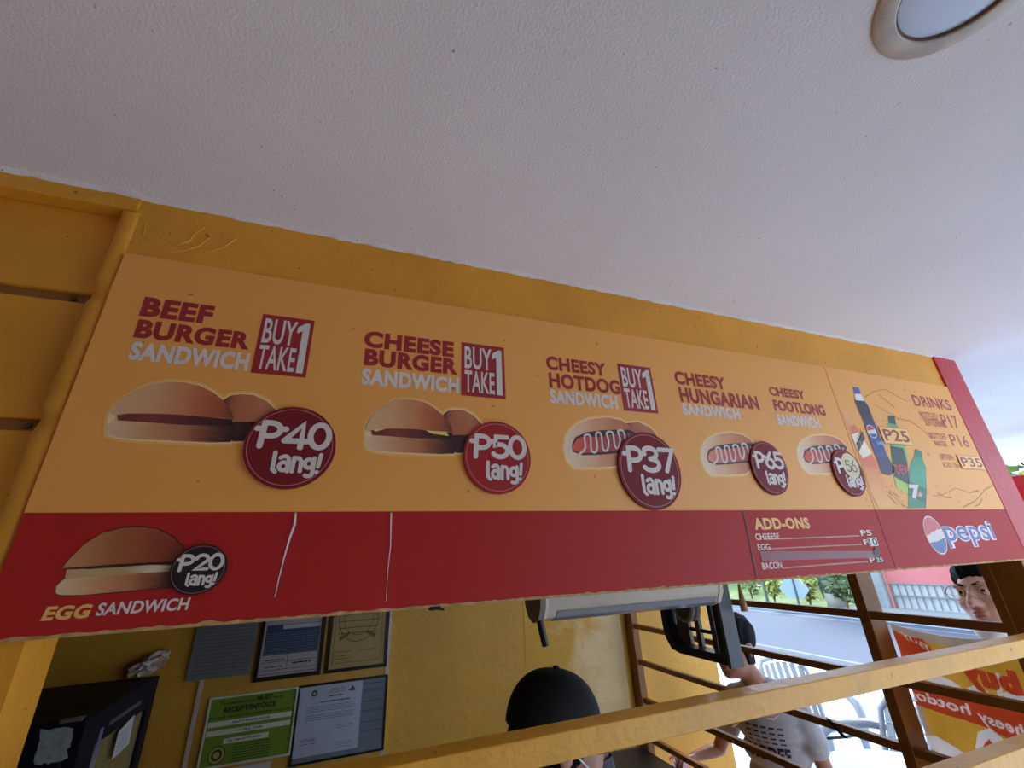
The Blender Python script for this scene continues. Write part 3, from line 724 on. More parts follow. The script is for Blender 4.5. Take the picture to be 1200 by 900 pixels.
words([('pepsi', (1028.5, 522.5), (1037, 517))], 'lettering', mat('pale_blue_ink', (150, 160, 200), .45), dbd, h=H * 3.6)
pic('bottle_picture', [('bottle', [(598, 285), (640, 290), (662, 330), (690, 430), (694, 520), (695, 600), (640, 570), (622, 500), (612, 380), (600, 320)], printed('print_lime', [(0, (176, 190, 74)), (.5, (150, 176, 70)), (1, (100, 160, 90))], 'Z')),
     ('cap', [(600, 250), (630, 255), (637, 290), (606, 285)], mat('print_dark_green', (28, 74, 62), .45)),
     ('bottle_label', [(613, 385), (668, 395), (688, 470), (692, 555), (630, 520)], mat('print_black_green', (32, 52, 44), .45))])
words([('DEW', (1051, 556), (1062.5, 545))], 'lettering', M_pr, dbd, h=H * 3.2, bold=.02)
pic('bottle_picture', [('bottle', [(718, 430), (752, 438), (768, 480), (771, 560), (768, 658), (690, 658), (692, 500), (704, 452)], printed('print_green', [(0, (40, 120, 84)), (.6, (70, 150, 110)), (1, (60, 140, 100))], 'Z')),
     ('cap', [(720, 398), (750, 408), (752, 440), (718, 432)], mat('print_green_cap', (44, 116, 84), .45)),
     ('bottle_label', [(690, 540), (770, 575), (768, 640), (690, 600)], mat('print_deep_green', (30, 104, 70), .45))])
words([('7', (1068.5, 585), (1075.5, 568))], 'lettering', M_wht, dbd, h=H * 3.2, bold=.04, shear=.15)
t = MB(); q = bp(1077, 580); p_disc(t, BOARD, q[0], q[1], .0065, .006, H * 3.4, 20); t.build('round_emblem', M_pr, dbd)
words([('UP', (1074.6, 582), (1079.4, 577.6))], 'lettering', M_wht, dbd, h=H * 3.8, bold=.02)
pic('bottle_picture', [('bottle', [(393, 212), (420, 240), (455, 300), (500, 375), (545, 445), (575, 520), (600, 600), (625, 655), (560, 655), (530, 600), (490, 478), (440, 340)], printed('print_orange_drink', [(0, (240, 170, 80)), (.5, (226, 120, 60)), (1, (238, 178, 110))], 'Z')),
     ('bottle_label', [(432, 300), (455, 290), (545, 450), (560, 490), (500, 475), (470, 395)], mat('print_orange_label', (224, 112, 66), .45)),
     ('label_band', [(440, 335), (470, 325), (520, 400), (528, 420), (490, 440), (462, 395)], mat('print_cream', (238, 220, 190), .45))])
mi_ = MB(); v, f = glyphs('mirinda', .02, .1)
a, b, c = [Vector(bqs([p])[0]) for p in ((462, 385), (505, 440), (446, 345))]
u_, v_ = Vector(bqs([(500, 352)])[0]) - Vector(bqs([(470, 418)])[0]), Vector(bqs([(445, 340)])[0]) - Vector(bqs([(470, 415)])[0])
o_ = Vector(bqs([(472, 412)])[0])
mi_.add([BOARD.at(*(o_ + u_ * p[0] * .9 + v_ * p[1] * .7), H * 3.2) for p in v], f); mi_.build('lettering', M_blk, dbd)
# big round emblem and brand lettering on the red band
x0, x1, z1, z0 = bp(1080.5, 617)[0], bp(1111.5, 638.7)[0], bp(1090.7, 604.5)[1], bp(1104, 650)[1]
cx, cz, rx, rz = (x0 + x1) / 2, (z0 + z1) / 2, (x1 - x0) / 2, (z1 - z0) / 2
t = MB(); p_disc(t, BOARD, cx, cz, rx, rz, H, 48, 0)
A = lambda r, a: (cx + rx * r * math.cos(math.radians(a)), cz + rz * r * math.sin(math.radians(a)))
p_poly(t, BOARD, [A(.93, a) for a in range(20, 186, 6)] + [A(.62, 178), A(.3, 150), A(.18, 80), A(.5, 35), A(.75, 22)], H * 1.6, 1)
p_poly(t, BOARD, [A(.93, a) for a in range(205, 351, 6)] + [A(.6, 340), A(.35, 300), A(.4, 240), A(.7, 212)], H * 1.6, 2)
t.build('round_emblem', [M_wht, M_pr, M_pb], dbd)
a, b = bp(1113.5, 642), bp(1158, 610.5)
t = MB(); p_text(t, BOARD, 'pepsi', a[0] - .001, a[1] - .001, b[0] + .001, b[1] + .001, H, .05); t.build('lettering', mat('pale_outline_ink', (236, 214, 214), .45), dbd)
t = MB(); p_text(t, BOARD, 'pepsi', a[0], a[1], b[0], b[1], H * 1.8, .006); t.build('lettering', M_pb, dbd)
# ================================================================== downlight in the roof
E_ = EYE
dl = thing('downlight', (0.470, 0.0446, ZC), 'round recessed ceiling downlight with a stained beige rim and frosted lens', 'ceiling light')
c = (0.470, 0.0446, ZC)
M_rim = mat('stained_rim', (206, 192, 174), .55, var=.25, vscale=30, specks=.25, spcol=(110, 80, 60), spscale=260)
MB().lathe([(.0692, 0.001), (.0692, -.0018), (.0675, -.0032), (.0535, -.0044), (.0515, -.0038), (.0508, 0.001)], c, n=64).build('rim', M_rim, dl)
MB().lathe([(.0508, -.0036), (.0497, -.001), (.0490, 0.0015)], c, n=64).build('inner_ring', mat('brown_ring', (120, 84, 64), .5, var=.2, vscale=40), dl)
MB().lathe([(.0495, -.0004), (.045, -.0012), (.02, -.002), (.00001, -.0022)], c, n=48).build('lens', mat('frosted_lens', (208, 220, 232), .35, specks=.1, spcol=(150, 150, 155), spscale=60), dl)

# ================================================================== guard rails across the opening
def rail(name, z0, z1, label):
    mb = MB(); mb.box((-0.2615, D, z0), (1.4515, D + 0.034, z1), bev=0.002)
    return tag(mb.build(name, mat('rail_paint', (228, 162, 50), .42, var=.1, vscale=12, bump=.5, bscale=55, specks=.08, spcol=(130, 90, 40))), label, 'rail', 'guard rails of the serving opening')
_gr = rail('guard_rail', E_ - .2215, E_ - .193, 'square yellow steel bar crossing in front of the capped vendor and the grille')
for ln in ([(866, 822), (868, 836), (865, 848), (858, 852)], [(876, 828), (880, 834), (884, 828), (888, 832)], [(897, 824), (894, 833), (898, 842), (907, 843), (914, 836), (911, 824), (903, 819)], [(938, 806), (940, 820), (937, 830)], [(946, 804), (950, 816), (947, 826)], [(956, 802), (959, 814), (957, 824)]):
    runs('paint_run', [ln], D + .0003, .0006, bpy.data.materials['rail_paint'], _gr)
rail('guard_rail', E_ - .372, E_ - .344, 'lower yellow steel bar just entering the bottom right corner')

# ================================================================== steel grille on the street side
GX = 1.456
gr = thing('window_grille', (GX, 1.4, 0.9), 'ochre steel grille of horizontal bars and posts on the street side', 'grille')
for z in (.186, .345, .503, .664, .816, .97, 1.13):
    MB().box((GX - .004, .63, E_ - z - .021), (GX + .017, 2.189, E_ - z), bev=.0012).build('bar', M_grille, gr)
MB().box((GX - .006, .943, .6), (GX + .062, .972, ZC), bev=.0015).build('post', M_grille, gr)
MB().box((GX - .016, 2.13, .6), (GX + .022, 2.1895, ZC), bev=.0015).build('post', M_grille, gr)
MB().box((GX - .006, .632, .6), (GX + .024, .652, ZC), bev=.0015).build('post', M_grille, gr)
p = on_x(990, 858, GX - .006)
MB().hull([(GX - .0075, p.y + .05, E_ - .497), (GX - .0075, p.y + .038, E_ - .497), (GX - .0075, p.y - .004, E_ - .535), (GX - .0075, p.y + .012, E_ - .535)],
          [(GX - .0045, p.y + .05, E_ - .497), (GX - .0045, p.y + .038, E_ - .497), (GX - .0045, p.y - .004, E_ - .535), (GX - .0045, p.y + .012, E_ - .535)]).build('tape_strip', mat('black_tape', (30, 26, 24), .5), gr)
ws = MB(); ws.box((GX - .03, .66, 0), (GX + .03, 2.19, .598)); struct(ws.build('wall_street', M_yel), 'low wall below the grille')

# ================================================================== light fixture behind the board
fx = thing('fluorescent_light', (.515, .75, E_ - .10), 'cream fluorescent batten light with a grey lens hanging behind the board', 'light')
M_cream = mat('cream_plastic', (214, 200, 178), .45, var=.1, vscale=8)
prof = [(-.038, -.012), (.038, -.012), (.038, -.05), (.034, -.078), (.022, -.097), (0, -.104), (-.022, -.097), (-.034, -.078), (-.038, -.05)]
def seg(mb, x0, x1, sc=1.0, mi=0):
    mb.hull([(x0, .75 + a * sc, E_ + (b + .05) * sc - .05) for a, b in prof], [(x1, .75 + a * sc, E_ + (b + .05) * sc - .05) for a, b in prof], mi)
mb = MB(); seg(mb, .322, .695, .96); mb.build('housing', M_cream, fx)
ln = MB()
lp = [(-.0295, -.086), (-.0225, -.0955), (0, -.1035), (.0225, -.0955), (.0295, -.086)]
ln.hull([(.345, .75 + a, E_ + b) for a, b in lp], [(.69, .75 + a, E_ + b) for a, b in lp]); ln.build('lens', mat('grey_lens', (136, 140, 150), .2, spec=.7), fx)
mb = MB(); seg(mb, .312, .322); mb.build('end_cap', mat('taupe_plastic', (136, 120, 100), .5), fx)
mb = MB(); seg(mb, .3222, .327, .985); mb.build('end_cap_rim', mat('white_plastic', (225, 220, 212), .4), fx)
mb = MB(); seg(mb, .695, .704); mb.build('end_cap', M_cream, fx)
MB().tube([(.319, .738, E_ - .098), (.321, .737, E_ - .112), (.326, .736, E_ - .136)], [.0055, .006, .0058], 10).build('pull_switch', mat('black_plastic', (22, 22, 24), .4), fx)
for x in (.38, .65):
    MB().box((x, D + .05, E_ - .03), (x + .02, .715, E_ - .022)).build('bracket', M_cream, fx)

# ================================================================== black plastic fan frame hanging under the light
fa = thing('box_fan', (.72, .84, E_ - .2), 'black plastic box fan frame hanging at the end of the fluorescent light', 'fan')
M_bp = mat('black_fan_plastic', (34, 34, 38), .4, var=.15, vscale=20)
M_gp = mat('taupe_fan_plastic', (110, 98, 88), .5, var=.1, vscale=20)
def yz(pts, x0, x1): return [(x0, a, E_ + b) for a, b in pts], [(x1, a, E_ + b) for a, b in pts]
fo = [(.75, -.208), (.885, -.208), (.91, -.203), (.924, -.185), (.93, -.16), (.93, -.03), (.75, -.03)]
fi = [(.765, -.192), (.88, -.192), (.897, -.188), (.908, -.176), (.912, -.155), (.912, -.045), (.765, -.045)]
mb = MB(); n = len(fo)
ring = lambda x, P: [(x, a, E_ + b) for a, b in P]
V = ring(.712, fo) + ring(.712, fi) + ring(.744, fo) + ring(.744, fi)
F = []
for k in range(n):
    j = (k + 1) % n
    F += [(k, j, n + j, n + k), (2 * n + j, 2 * n + k, 3 * n + k, 3 * n + j), (j, k, 2 * n + k, 2 * n + j), (n + k, n + j, 3 * n + j, 3 * n + k)]
mb.add(V, F); mb.build('housing', M_bp, fa)
MB().box((.711, .742, E_ - .212), (.745, .7498, E_ - .02), bev=.001).build('side_plate', mat('slate_plastic', (84, 88, 94), .45), fa)
for y0, y1 in ((.868, .905), (.835, .848), (.79, .803)):
    MB().hull(*yz([(y0, -.192), (y1, -.192), (y1, -.045), (y0, -.045)], .734, .742)).build('strut', M_gp, fa)
MB().hull(*yz([(.765, -.165), (.91, -.165), (.91, -.158), (.765, -.158)], .7365, .7435)).build('strut', M_bp, fa)
MB().lathe([(.0001, -.022), (.026, -.022), (.03, -.016), (.03, .0), (.0001, .002)], (.734, .85, E_ - .115), 'x', 28).build('motor', M_gp, fa)
MB().lathe([(.024, -.024), (.0275, -.0265), (.031, -.024), (.031, -.018), (.024, -.018)], (.734, .85, E_ - .115), 'x', 28).build('motor_ring', mat('pale_grey_plastic', (168, 160, 152), .4), fa)
MB().box((.724, .80, E_ - .032), (.734, .86, ZC)).build('hanger', M_bp, fa)

# wooden pull on a cord, and a black clip under the board
p = on_y(869, 700, .72)
wp = thing('wooden_pull', (p.x, p.y, p.z - .02), 'turned wooden pull hanging on a thin cord right of the black fan frame', 'pull')
MB().lathe([(.0001, .024), (.0022, .023), (.0035, .012), (.0058, -.006), (.0068, -.02), (.0066, -.0245), (.0001, -.025)], p, n=20).build('handle', mat('worn_wood', (190, 150, 100), .6, var=.25, vscale=60), wp)
MB().tube([(p.x, p.y, p.z + .02), (p.x, p.y, ZC)], .0009, 6).build('cord', mat('dull_cord', (120, 100, 80), .8), wp)
p = on_y(509, 713, D + .01)
cl = MB(); cl.box((p.x - .007, D - .002, ZB - .0045), (p.x + .006, D + .012, ZB - .0006), bev=.0008); cl.tube([(p.x - .008, D + .002, ZB - .003), (p.x - .002, D + .001, ZB - .004)], .0015, 8); cl.tube([(p.x + .003, D - .0018, ZB - .0035), (p.x + .0095, D - .0018, ZB - .0048)], .0012, 8)
tag(cl.build('black_clip', mat('black_plastic', (22, 22, 24), .4)), 'small black clip on the bottom edge of the menu board', 'clip')

# ================================================================== notices on the back wall
YW = 2.19
BW = lambda y: Plane((0, y, E_), (1, 0, 0), (0, 0, 1), (0, -1, 0))
x0, x1 = on_y(228, 840, 2.18).x, on_y(455, 760, 2.18).x
nb = thing('notice_board', ((x0 + x1) / 2, 2.18, E_ - .8), 'yellow painted notice board with white edges on the back wall', 'notice board')
MB().box((x0, 2.18, E_ - .86), (x1, 2.1895, E_ - .06)).build('panel', mat('notice_yellow', (206, 156, 60), .6, var=.1, vscale=5), nb)
for x in (x0, x1): MB().box((x - .007, 2.178, E_ - .86), (x + .007, 2.1895, E_ - .06)).build('edge_strip', mat('dull_white_edge', (205, 196, 178), .6, var=.2, vscale=40), nb)
def notice(name, X0, X1, Z0, Z1, label, frame, sheet, fw, group=None, y=2.1765, cat='notice', tilt=0):
    t = thing(name, ((X0 + X1) / 2, y, E_ + Z0), label, cat, group)
    if fw:
        f = MB()
        for a in ((X0, Z0, X1, Z0 + fw), (X0, Z1 - fw, X1, Z1), (X0, Z0 + fw, X0 + fw, Z1 - fw), (X1 - fw, Z0 + fw, X1, Z1 - fw)):
            f.box((a[0], y - .008, E_ + a[1]), (a[2], y + .001, E_ + a[3]))
        f.build('frame', frame, t)
    s = MB(); s.box((X0 + fw * .9, y - .003, E_ + Z0 + fw * .9), (X1 - fw * .9, y + .0005, E_ + Z1 - fw * .9)); s.build('sheet', sheet, t)
    return t, BW(y - .003)
def lines_(mb, pl, x0, x1, zs, wd, seedv, h=.0004, mi=0):
    random.seed(seedv)
    for z in zs:
        x = x0
        while x < x1 - .002:
            e = min(x1, x + random.uniform(.006, .022)); p_poly(mb, pl, [(x, z), (e, z), (e, z + wd), (x, z + wd)], h, mi); x = e + .0025
    return mb
M_type = mat('print_black', (26, 24, 24), .6); M_grt = mat('faint_print', (78, 80, 82), .7)
M_bf = mat('black_frame', (20, 20, 22), .35)
t, pl = notice('price_list', -.505, -.296, -.377, -.08, 'faded grey table sheet hanging left of the black framed permit', None, mat('grey_sheet', (118, 122, 120), .7, var=.12, vscale=14), 0)
m_ = MB(); lines_(m_, pl, -.49, -.31, [-.36 + k * .0125 for k in range(21)], .002, 3); m_.build('lettering', M_grt, t)
m_ = MB()
for x in (-.455, -.41, -.36): p_poly(m_, pl, [(x, -.36), (x + .001, -.36), (x + .001, -.1), (x, -.1)], .0006)
m_.build('column_rule', M_grt, t)
# framed permit
t, pl = notice('framed_permit', -.283, -.042, -.405, -.07, 'black framed permit with a dark blue printed middle, upper row', M_bf, mat('permit_white', (176, 168, 168), .5), .014, 'framed papers on the notice board')
X0, X1 = -.262, -.063
m_ = MB(); p_poly(m_, pl, [(X0, -.32), (X1, -.32), (X1, -.215), (X0, -.215)], .0003, 0); p_poly(m_, pl, [(X0 + .06, -.232), (X1, -.232), (X1, -.217), (X0 + .06, -.217)], .0007, 1); m_.build('printed_panel', [mat('permit_navy', (58, 70, 96), .5), mat('permit_pale', (190, 186, 186), .5)], t)
m_ = MB()
lines_(m_, pl, X0 + .02, X0 + .07, [-.198], .007, 61, .0006); lines_(m_, pl, X0 + .09, X0 + .145, [-.198], .007, 62, .0006)
for a in ((X0, -.345, X1, -.3435), (X0, -.372, X1, -.3705), (X0 + .09, -.372, X0 + .0915, -.32), (X0, -.385, X1, -.3835)): p_poly(m_, pl, [(a[0], a[1]), (a[2], a[1]), (a[2], a[3]), (a[0], a[3])], .0006)
lines_(m_, pl, X0 + .01, X0 + .08, [-.339, -.362], .003, 5, .0006); lines_(m_, pl, X0 + .11, X1 - .02, [-.356], .005, 6, .0006); lines_(m_, pl, X0 + .02, X0 + .06, [-.178], .005, 7, .0006)
m_.build('lettering', M_type, t)
m_ = MB(); lines_(m_, pl, X0 + .004, X1 - .004, [-.315 + k * .0085 for k in range(9)], .0018, 9, .0006); m_.build('fine_print', mat('pale_print', (120, 128, 146), .6), t)
# gold certificate
t, pl = notice('framed_certificate', -.026, .2165, -.405, -.07, 'black framed gold certificate with a large round seal, upper row', M_bf, mat('gold_paper', (176, 148, 88), .5, var=.1, vscale=12), .012, 'framed papers on the notice board')
m_ = MB(); p_disc(m_, pl, .09, -.215, .082, .088, .0003, 48, 0, .955); p_disc(m_, pl, .09, -.215, .06, .064, .0005, 40, 0, .96)
p_poly(m_, pl, [(.02, -.295), (.055, -.275), (.055, -.262), (.015, -.28)], .0005); p_poly(m_, pl, [(.16, -.295), (.125, -.275), (.125, -.262), (.165, -.28)], .0005); m_.build('round_seal', mat('seal_brown', (120, 92, 48), .6), t)
m_ = MB()
for a in ((-.004, -.375, .188, -.3735), (-.004, -.375, -.0025, -.09), (.1865, -.375, .188, -.09)): p_poly(m_, pl, [(a[0], a[1]), (a[2], a[1]), (a[2], a[3]), (a[0], a[3])], .0004)
lines_(m_, pl, .03, .15, [-.142], .01, 63, .0008); lines_(m_, pl, .01, .17, [-.17, -.2, -.225, -.25, -.27], .003, 11, .0008); lines_(m_, pl, .0, .07, [-.335, -.35, -.36], .002, 12, .0008); lines_(m_, pl, .1, .17, [-.335], .002, 13, .0008)
m_.build('lettering', mat('sepia_type', (64, 46, 24), .6), t)
# green receipt notice
t, pl = notice('receipt_notice', -.414, -.1165, -.652, -.438, 'bright green receipt notice with white strips and a round seal', mat('pale_border', (214, 212, 190), .5), mat('notice_green', (116, 146, 40), .5, var=.06, vscale=8), .006)
m_ = MB(); tx = lambda s_, a, b, c_, d, bo=.008: p_text(m_, pl, s_, a, b, c_, d, .0008, bo)
tx('This establishment', -.378, -.466, -.262, -.456); tx('MUST', -.256, -.466, -.205, -.450, .03); tx('issue', -.2, -.466, -.166, -.457)
tx('RECEIPT/INVOICE', -.362, -.491, -.19, -.474, .03); tx('for each service rendered/sale of goods', -.405, -.510, -.135, -.499)
tx('VIRLEY\'S BURGER HOUSE', -.33, -.5265, -.205, -.5195, .015); tx('WALTER B. TULIER', -.315, -.553, -.225, -.546, .015); tx('TIN : 268-691-791-00000', -.335, -.581, -.225, -.574, .012)
lines_(m_, pl, -.31, -.19, [-.594 - k * .008 for k in range(7)], .0022, 21, .0008); m_.build('lettering', mat('dark_green_type', (24, 36, 14), .6), t)
m_ = MB()
for a in ((-.405, -.531, -.13, -.515), (-.405, -.558, -.13, -.542), (-.345, -.586, -.2, -.57)): p_poly(m_, pl, [(a[0], a[1]), (a[2], a[1]), (a[2], a[3]), (a[0], a[3])], .0004)
m_.build('white_strips', mat('strip_white', (222, 220, 206), .5), t)
m_ = MB(); p_disc(m_, pl, -.36, -.616, .027, .027, .0004, 32, 0); p_disc(m_, pl, -.36, -.616, .024, .024, .0006, 32, 1, .7); p_disc(m_, pl, -.36, -.616, .011, .011, .0006, 7, 1); m_.build('round_seal', [mat('seal_olive', (40, 48, 20), .5), mat('seal_gold', (176, 170, 90), .5)], t)
# framed letter
t, pl = notice('framed_letter', -.115, .226, -.69, -.436, 'black framed white letter over a grey sheet, below the gold certificate', M_bf, mat('grey_backing', (112, 120, 134), .5, var=.1, vscale=10), .007, 'framed papers on the notice board')
m_ = MB(); m_.box((-.108, 2.1715, E_ - .667), (.125, 2.1735, E_ - .443)); m_.build('letter_sheet', mat('letter_white', (182, 184, 202), .5, var=.08, vscale=12), t)
pl2 = BW(2.1715); m_ = MB()
lines_(m_, pl2, -.08, .1, [-.515, -.522, -.529, -.542, -.549, -.556], .0018, 31); lines_(m_, pl2, .0, .06, [-.46, -.466, -.472], .0015, 32); lines_(m_, pl2, -.03, .08, [-.502], .004, 33); lines_(m_, pl2, 0, .05, [-.485], .004, 34)
lines_(m_, pl2, -.09, -.03, [-.615, -.62, -.63], .0018, 35); lines_(m_, pl2, .04, .1, [-.585, -.592, -.64, -.647, -.655], .0015, 36); m_.build('lettering', M_grt, t)
m_ = MB(); p_disc(m_, pl2, -.055, -.468, .011, .011, .0004, 24, 0, .45); m_.build('round_seal', M_grt, t)
m_ = MB(); p_poly(m_, pl2, [(.072, -.475), (.1, -.475), (.088, -.455)], .0004); m_.build('emblem', M_grt, t)
m_ = MB(); lines_(m_, pl, .13, .212, [-.46, -.48, -.486, -.52, -.55, -.556, -.59, -.62], .0025, 37); m_.build('fine_print', mat('slate_print', (62, 70, 82), .6), t)
t, pl = notice('white_notice', -.40, -.178, -.86, -.662, 'white paper sheet just below the green receipt notice', None, mat('paper_white', (204, 202, 204), .6), 0)
m_ = MB(); lines_(m_, pl, -.385, -.195, [-.68 - k * .012 for k in range(14)], .002, 41); m_.build('lettering', M_grt, t)

# ================================================================== navy cabinet in the left corner
M_navy = mat('navy_enamel', (13, 15, 34), .6, spec=.25, var=.2, vscale=6, specks=.1, spcol=(60, 60, 70))
XR, YF, ZTop = -.592, 1.68, E_ - .348
cb = thing('display_cooler', ((-1.3 + XR) / 2, 1.93, 0), 'tall navy cabinet with a side window standing in the left corner', 'cooler')
m_ = MB(); m_.box((-1.3, YF, .0), (XR - .03, 2.185, ZTop), bev=.006); m_.box((XR - .031, YF, 0), (XR, YF + .09, ZTop), bev=.004); m_.box((XR - .031, 2.13, 0), (XR, 2.185, ZTop), bev=.004)
m_.box((XR - .031, YF + .08, ZTop - .085), (XR, 2.14, ZTop), bev=.004); m_.build('body', M_navy, cb)
m_ = MB(); m_.box((XR - .029, YF + .09, .1), (XR - .012, 2.13, ZTop - .085)); m_.build('side_window', mat('dusty_olive_glass', (150, 134, 92), .2, var=.15, vscale=3, stretch=(1, 9, .3)), cb)
for k in (0, 1): MB().box((XR - .002, YF + .098 + k * .012, .1), (XR + .0015, YF + .102 + k * .012, ZTop - .05)).build('chrome_strip', mat('pale_blue_strip', (140, 150, 190), .35), cb)
SP = Plane((XR, 0, E_), (0, 1, 0), (0, 0, 1), (1, 0, 0))
m_ = MB(); lines_(m_, SP, YF + .15, YF + .37, [-.405], .012, 64, .0006); m_.build('lettering', mat('dim_silver', (96, 98, 112), .4), cb)
m_ = MB(); m_.box((XR - .06, YF - .002, ZTop - .004), (XR - .012, YF + .018, ZTop + .003), bev=.0015); m_.build('hinge', mat('dull_chrome', (160, 160, 165), .3, metal=.7), cb)
def on_side(x, y): p = on_x(x, y, XR); return (p.y, p.z - E_)
m_ = MB(); q = [on_side(*k) for k in ((130, 891), (150, 872), (157, 837), (138, 858))]; p_poly(m_, SP, q, .002)
o = m_.build('price_note', mat('note_paper', (206, 208, 212), .6), cb)
m_ = MB()
for k in range(5):
    u = .2 + .15 * k; a = Vector(q[0]).lerp(Vector(q[3]), u).lerp(Vector(q[1]).lerp(Vector(q[2]), u), .12); b = Vector(q[0]).lerp(Vector(q[3]), u).lerp(Vector(q[1]).lerp(Vector(q[2]), u), .8); p_stroke(m_, SP, [a, b], .0015, .0026)
m_.build('lettering', M_grt, o)
FP = Plane((0, YF, E_), (1, 0, 0), (0, 0, 1), (0, -1, 0)); random.seed(17)
q = [on_y(*k, YF) for k in ((40, 897), (78, 890), (86, 853), (48, 856))]; q = [Vector((a.x, a.z - E_)) for a in q]; pts = []
for i in range(4):
    for k in range(7):
        a = q[i].lerp(q[(i + 1) % 4], k / 7); pts.append((a.x + random.uniform(-.004, .004), a.y + random.uniform(-.004, .004)))
m_ = MB(); p_poly(m_, FP, pts, .001); m_.build('torn_sticker', mat('scuffed_sticker', (168, 176, 172), .7, var=.3, vscale=60), cb)
# crumpled paper on top
m_ = MB(); random.seed(22); c = on_z(187, 791, ZTop)
bm = bmesh.new(); bmesh.ops.create_icosphere(bm, subdivisions=3, radius=1)
for v in bm.verts:
    s_ = 1 + random.uniform(-.28, .28); v.co = Vector((v.co.x * .045 * s_, v.co.y * .05 * s_, v.co.z * .03 * s_))
    v.co = Vector((c.x - .03 + v.co.x + v.co.y * .3, c.y - .02 + v.co.y, ZTop + .043 + v.co.z + v.co.x * .35))
m_.bm(bm); tag(m_.build('crumpled_paper', mat('crumpled_white', (222, 205, 196), .8, var=.35, vscale=40, rgb2=(150, 110, 90))), 'crumpled white paper lying on top of the navy cabinet', 'paper')
# black worktop by the grille
wk = thing('worktop', (1.1, 1.6, 0), 'black worktop cabinet inside the stall under the grille', 'counter')
MB().box((.86, 1.05, .0), (1.40, 2.13, .84), bev=.004).build('carcass', mat('black_laminate', (34, 32, 32), .5, var=.15, vscale=5), wk)
MB().box((.84, 1.03, .84), (1.41, 2.14, .87), bev=.004).build('top', mat('dark_top', (42, 40, 40), .4), wk)

# ================================================================== banner tied to the outside of the grille
BX = GX + .088
bn = thing('banner', (BX, .8, E_ - .9), 'yellow cloth banner with reversed orange lettering tied outside the grille', 'banner')
BL_, BT, BB, YR = .953, -.222, -.95, .655
def bw(a, b): return BX + .006 * math.sin(a * 9 + b * 5) * min(1, a * 3) + .004 * math.sin(b * 16)   # gentle folds
def btop(a): return BT - .022 * math.sin(math.pi * min(1, a * 1.1)) ** .7 if a > 0 else BT
def bpx(pts): return [(lambda p: (p.y, p.z - E_))(on_x(x, y, BX)) for x, y in pts]
nx, nz = 200, 380
ys = BL_ - (BL_ - YR) * (np.arange(nx) + .5) / nx
tops = np.array([btop((i + .5) / nx) for i in range(nx)])
CY = np.repeat(ys[None, :], nz, 0); CZ = BB + (tops[None, :] - BB) * ((np.arange(nz) + .5) / nz)[:, None]
INK = np.zeros((nz, nx), int)
def inside(poly):                  # even-odd test of every cell of the weave
    m_ = np.zeros(CY.shape, bool); n = len(poly)
    for i in range(n):
        (x0, y0), (x1, y1) = poly[i], poly[(i + 1) % n]
        if y0 == y1: continue
        c = ((y0 > CZ) != (y1 > CZ)) & (CY < (x1 - x0) * (CZ - y0) / (y1 - y0) + x0); m_ ^= c
    return m_
def dye(poly, k): INK[inside(poly)] = k
def dye_text(s_, px0, px1, bold, asp, k):      # seen from behind: it starts at the right and runs to the left
    (ya, za), (yb, zb) = bpx([px0, px1]); v, f = glyphs(s_, bold)
    Q = [(ya + (yb - ya) * q[0], za + (zb - za) * q[0] + asp * q[1]) for q in v]; m_ = np.zeros(CY.shape, bool)
    for t in f: m_ |= inside([Q[i] for i in t])
    INK[m_] = k
INK[:, :10] = 1
INK[CZ > tops[None, :] - .015 - .012 * np.sin(3 * np.arange(nx) / nx)[None, :]] = 1
dye(bpx([(1044, 738), (1062, 746), (1078, 749), (1088, 758), (1090, 764), (1076, 769), (1056, 772), (1054, 762)]), 2)
dye_text('Buy', (1088, 766), (1056, 746), 0, .02, 3)
for P in ([(1080, 796), (1096, 790), (1114, 799), (1126, 807), (1108, 805)], [(1130, 808), (1142, 802), (1158, 811), (1150, 816)], [(1176, 812), (1190, 808), (1204, 816), (1204, 828), (1180, 822)], [(1164, 790), (1171, 788), (1178, 822), (1171, 820)]): dye(bpx(P), 3)
dye_text('buy', (1206, 826), (1130, 806), .05, .066, 2)
dye(bpx([(1058, 800), (1100, 810), (1150, 824), (1212, 838), (1212, 878), (1150, 851), (1105, 836), (1064, 822)]), 2)
dye_text('hotdog', (1139, 843), (1066, 820), .018, .031, 3); dye_text('cheesy', (1220, 873), (1149, 850), .018, .033, 3)
dye(bpx([(1145, 858), (1160, 853), (1178, 868), (1204, 882), (1204, 905), (1165, 905), (1150, 892), (1143, 876)]), 3)
dye(bpx([(1152, 874), (1158, 866), (1166, 874), (1176, 884), (1174, 890), (1162, 888), (1156, 886)]), 2)
dye(bpx([(1080, 862), (1098, 862), (1120, 874), (1140, 890), (1130, 896), (1105, 884), (1085, 872)]), 3)
m_ = MB(); vs = []
for side in (0, .0014):
    for j in range(nz + 1):
        for i in range(nx + 1):
            a = i / nx; z = BB + (btop(a) - BB) * j / nz; vs.append((bw(a, z) + side, BL_ - (BL_ - YR) * a, E_ + z))
N_ = (nx + 1) * (nz + 1); m_.v = vs
for j in range(nz):
    for i in range(nx):
        k = j * (nx + 1) + i; q = int(INK[j, i])
        m_.f.append((k, k + nx + 1, k + nx + 2, k + 1)); m_.f.append((N_ + k, N_ + k + 1, N_ + k + nx + 2, N_ + k + nx + 1)); m_.m += [q, q]; m_.sm += [True, True]
m_.build('cloth', [cloth('banner_cloth', (242, 206, 122)), cloth('banner_hem', (222, 204, 184)), cloth('banner_orange', (230, 136, 100)), cloth('banner_white', (250, 240, 232))], bn)
MB().tube([(BX + .002, .952, BT + E_ - .006), (GX + .0645, .953, E_ - .215)], .002, 8).build('tie', mat('white_tie', (225, 220, 215), .6), bn)
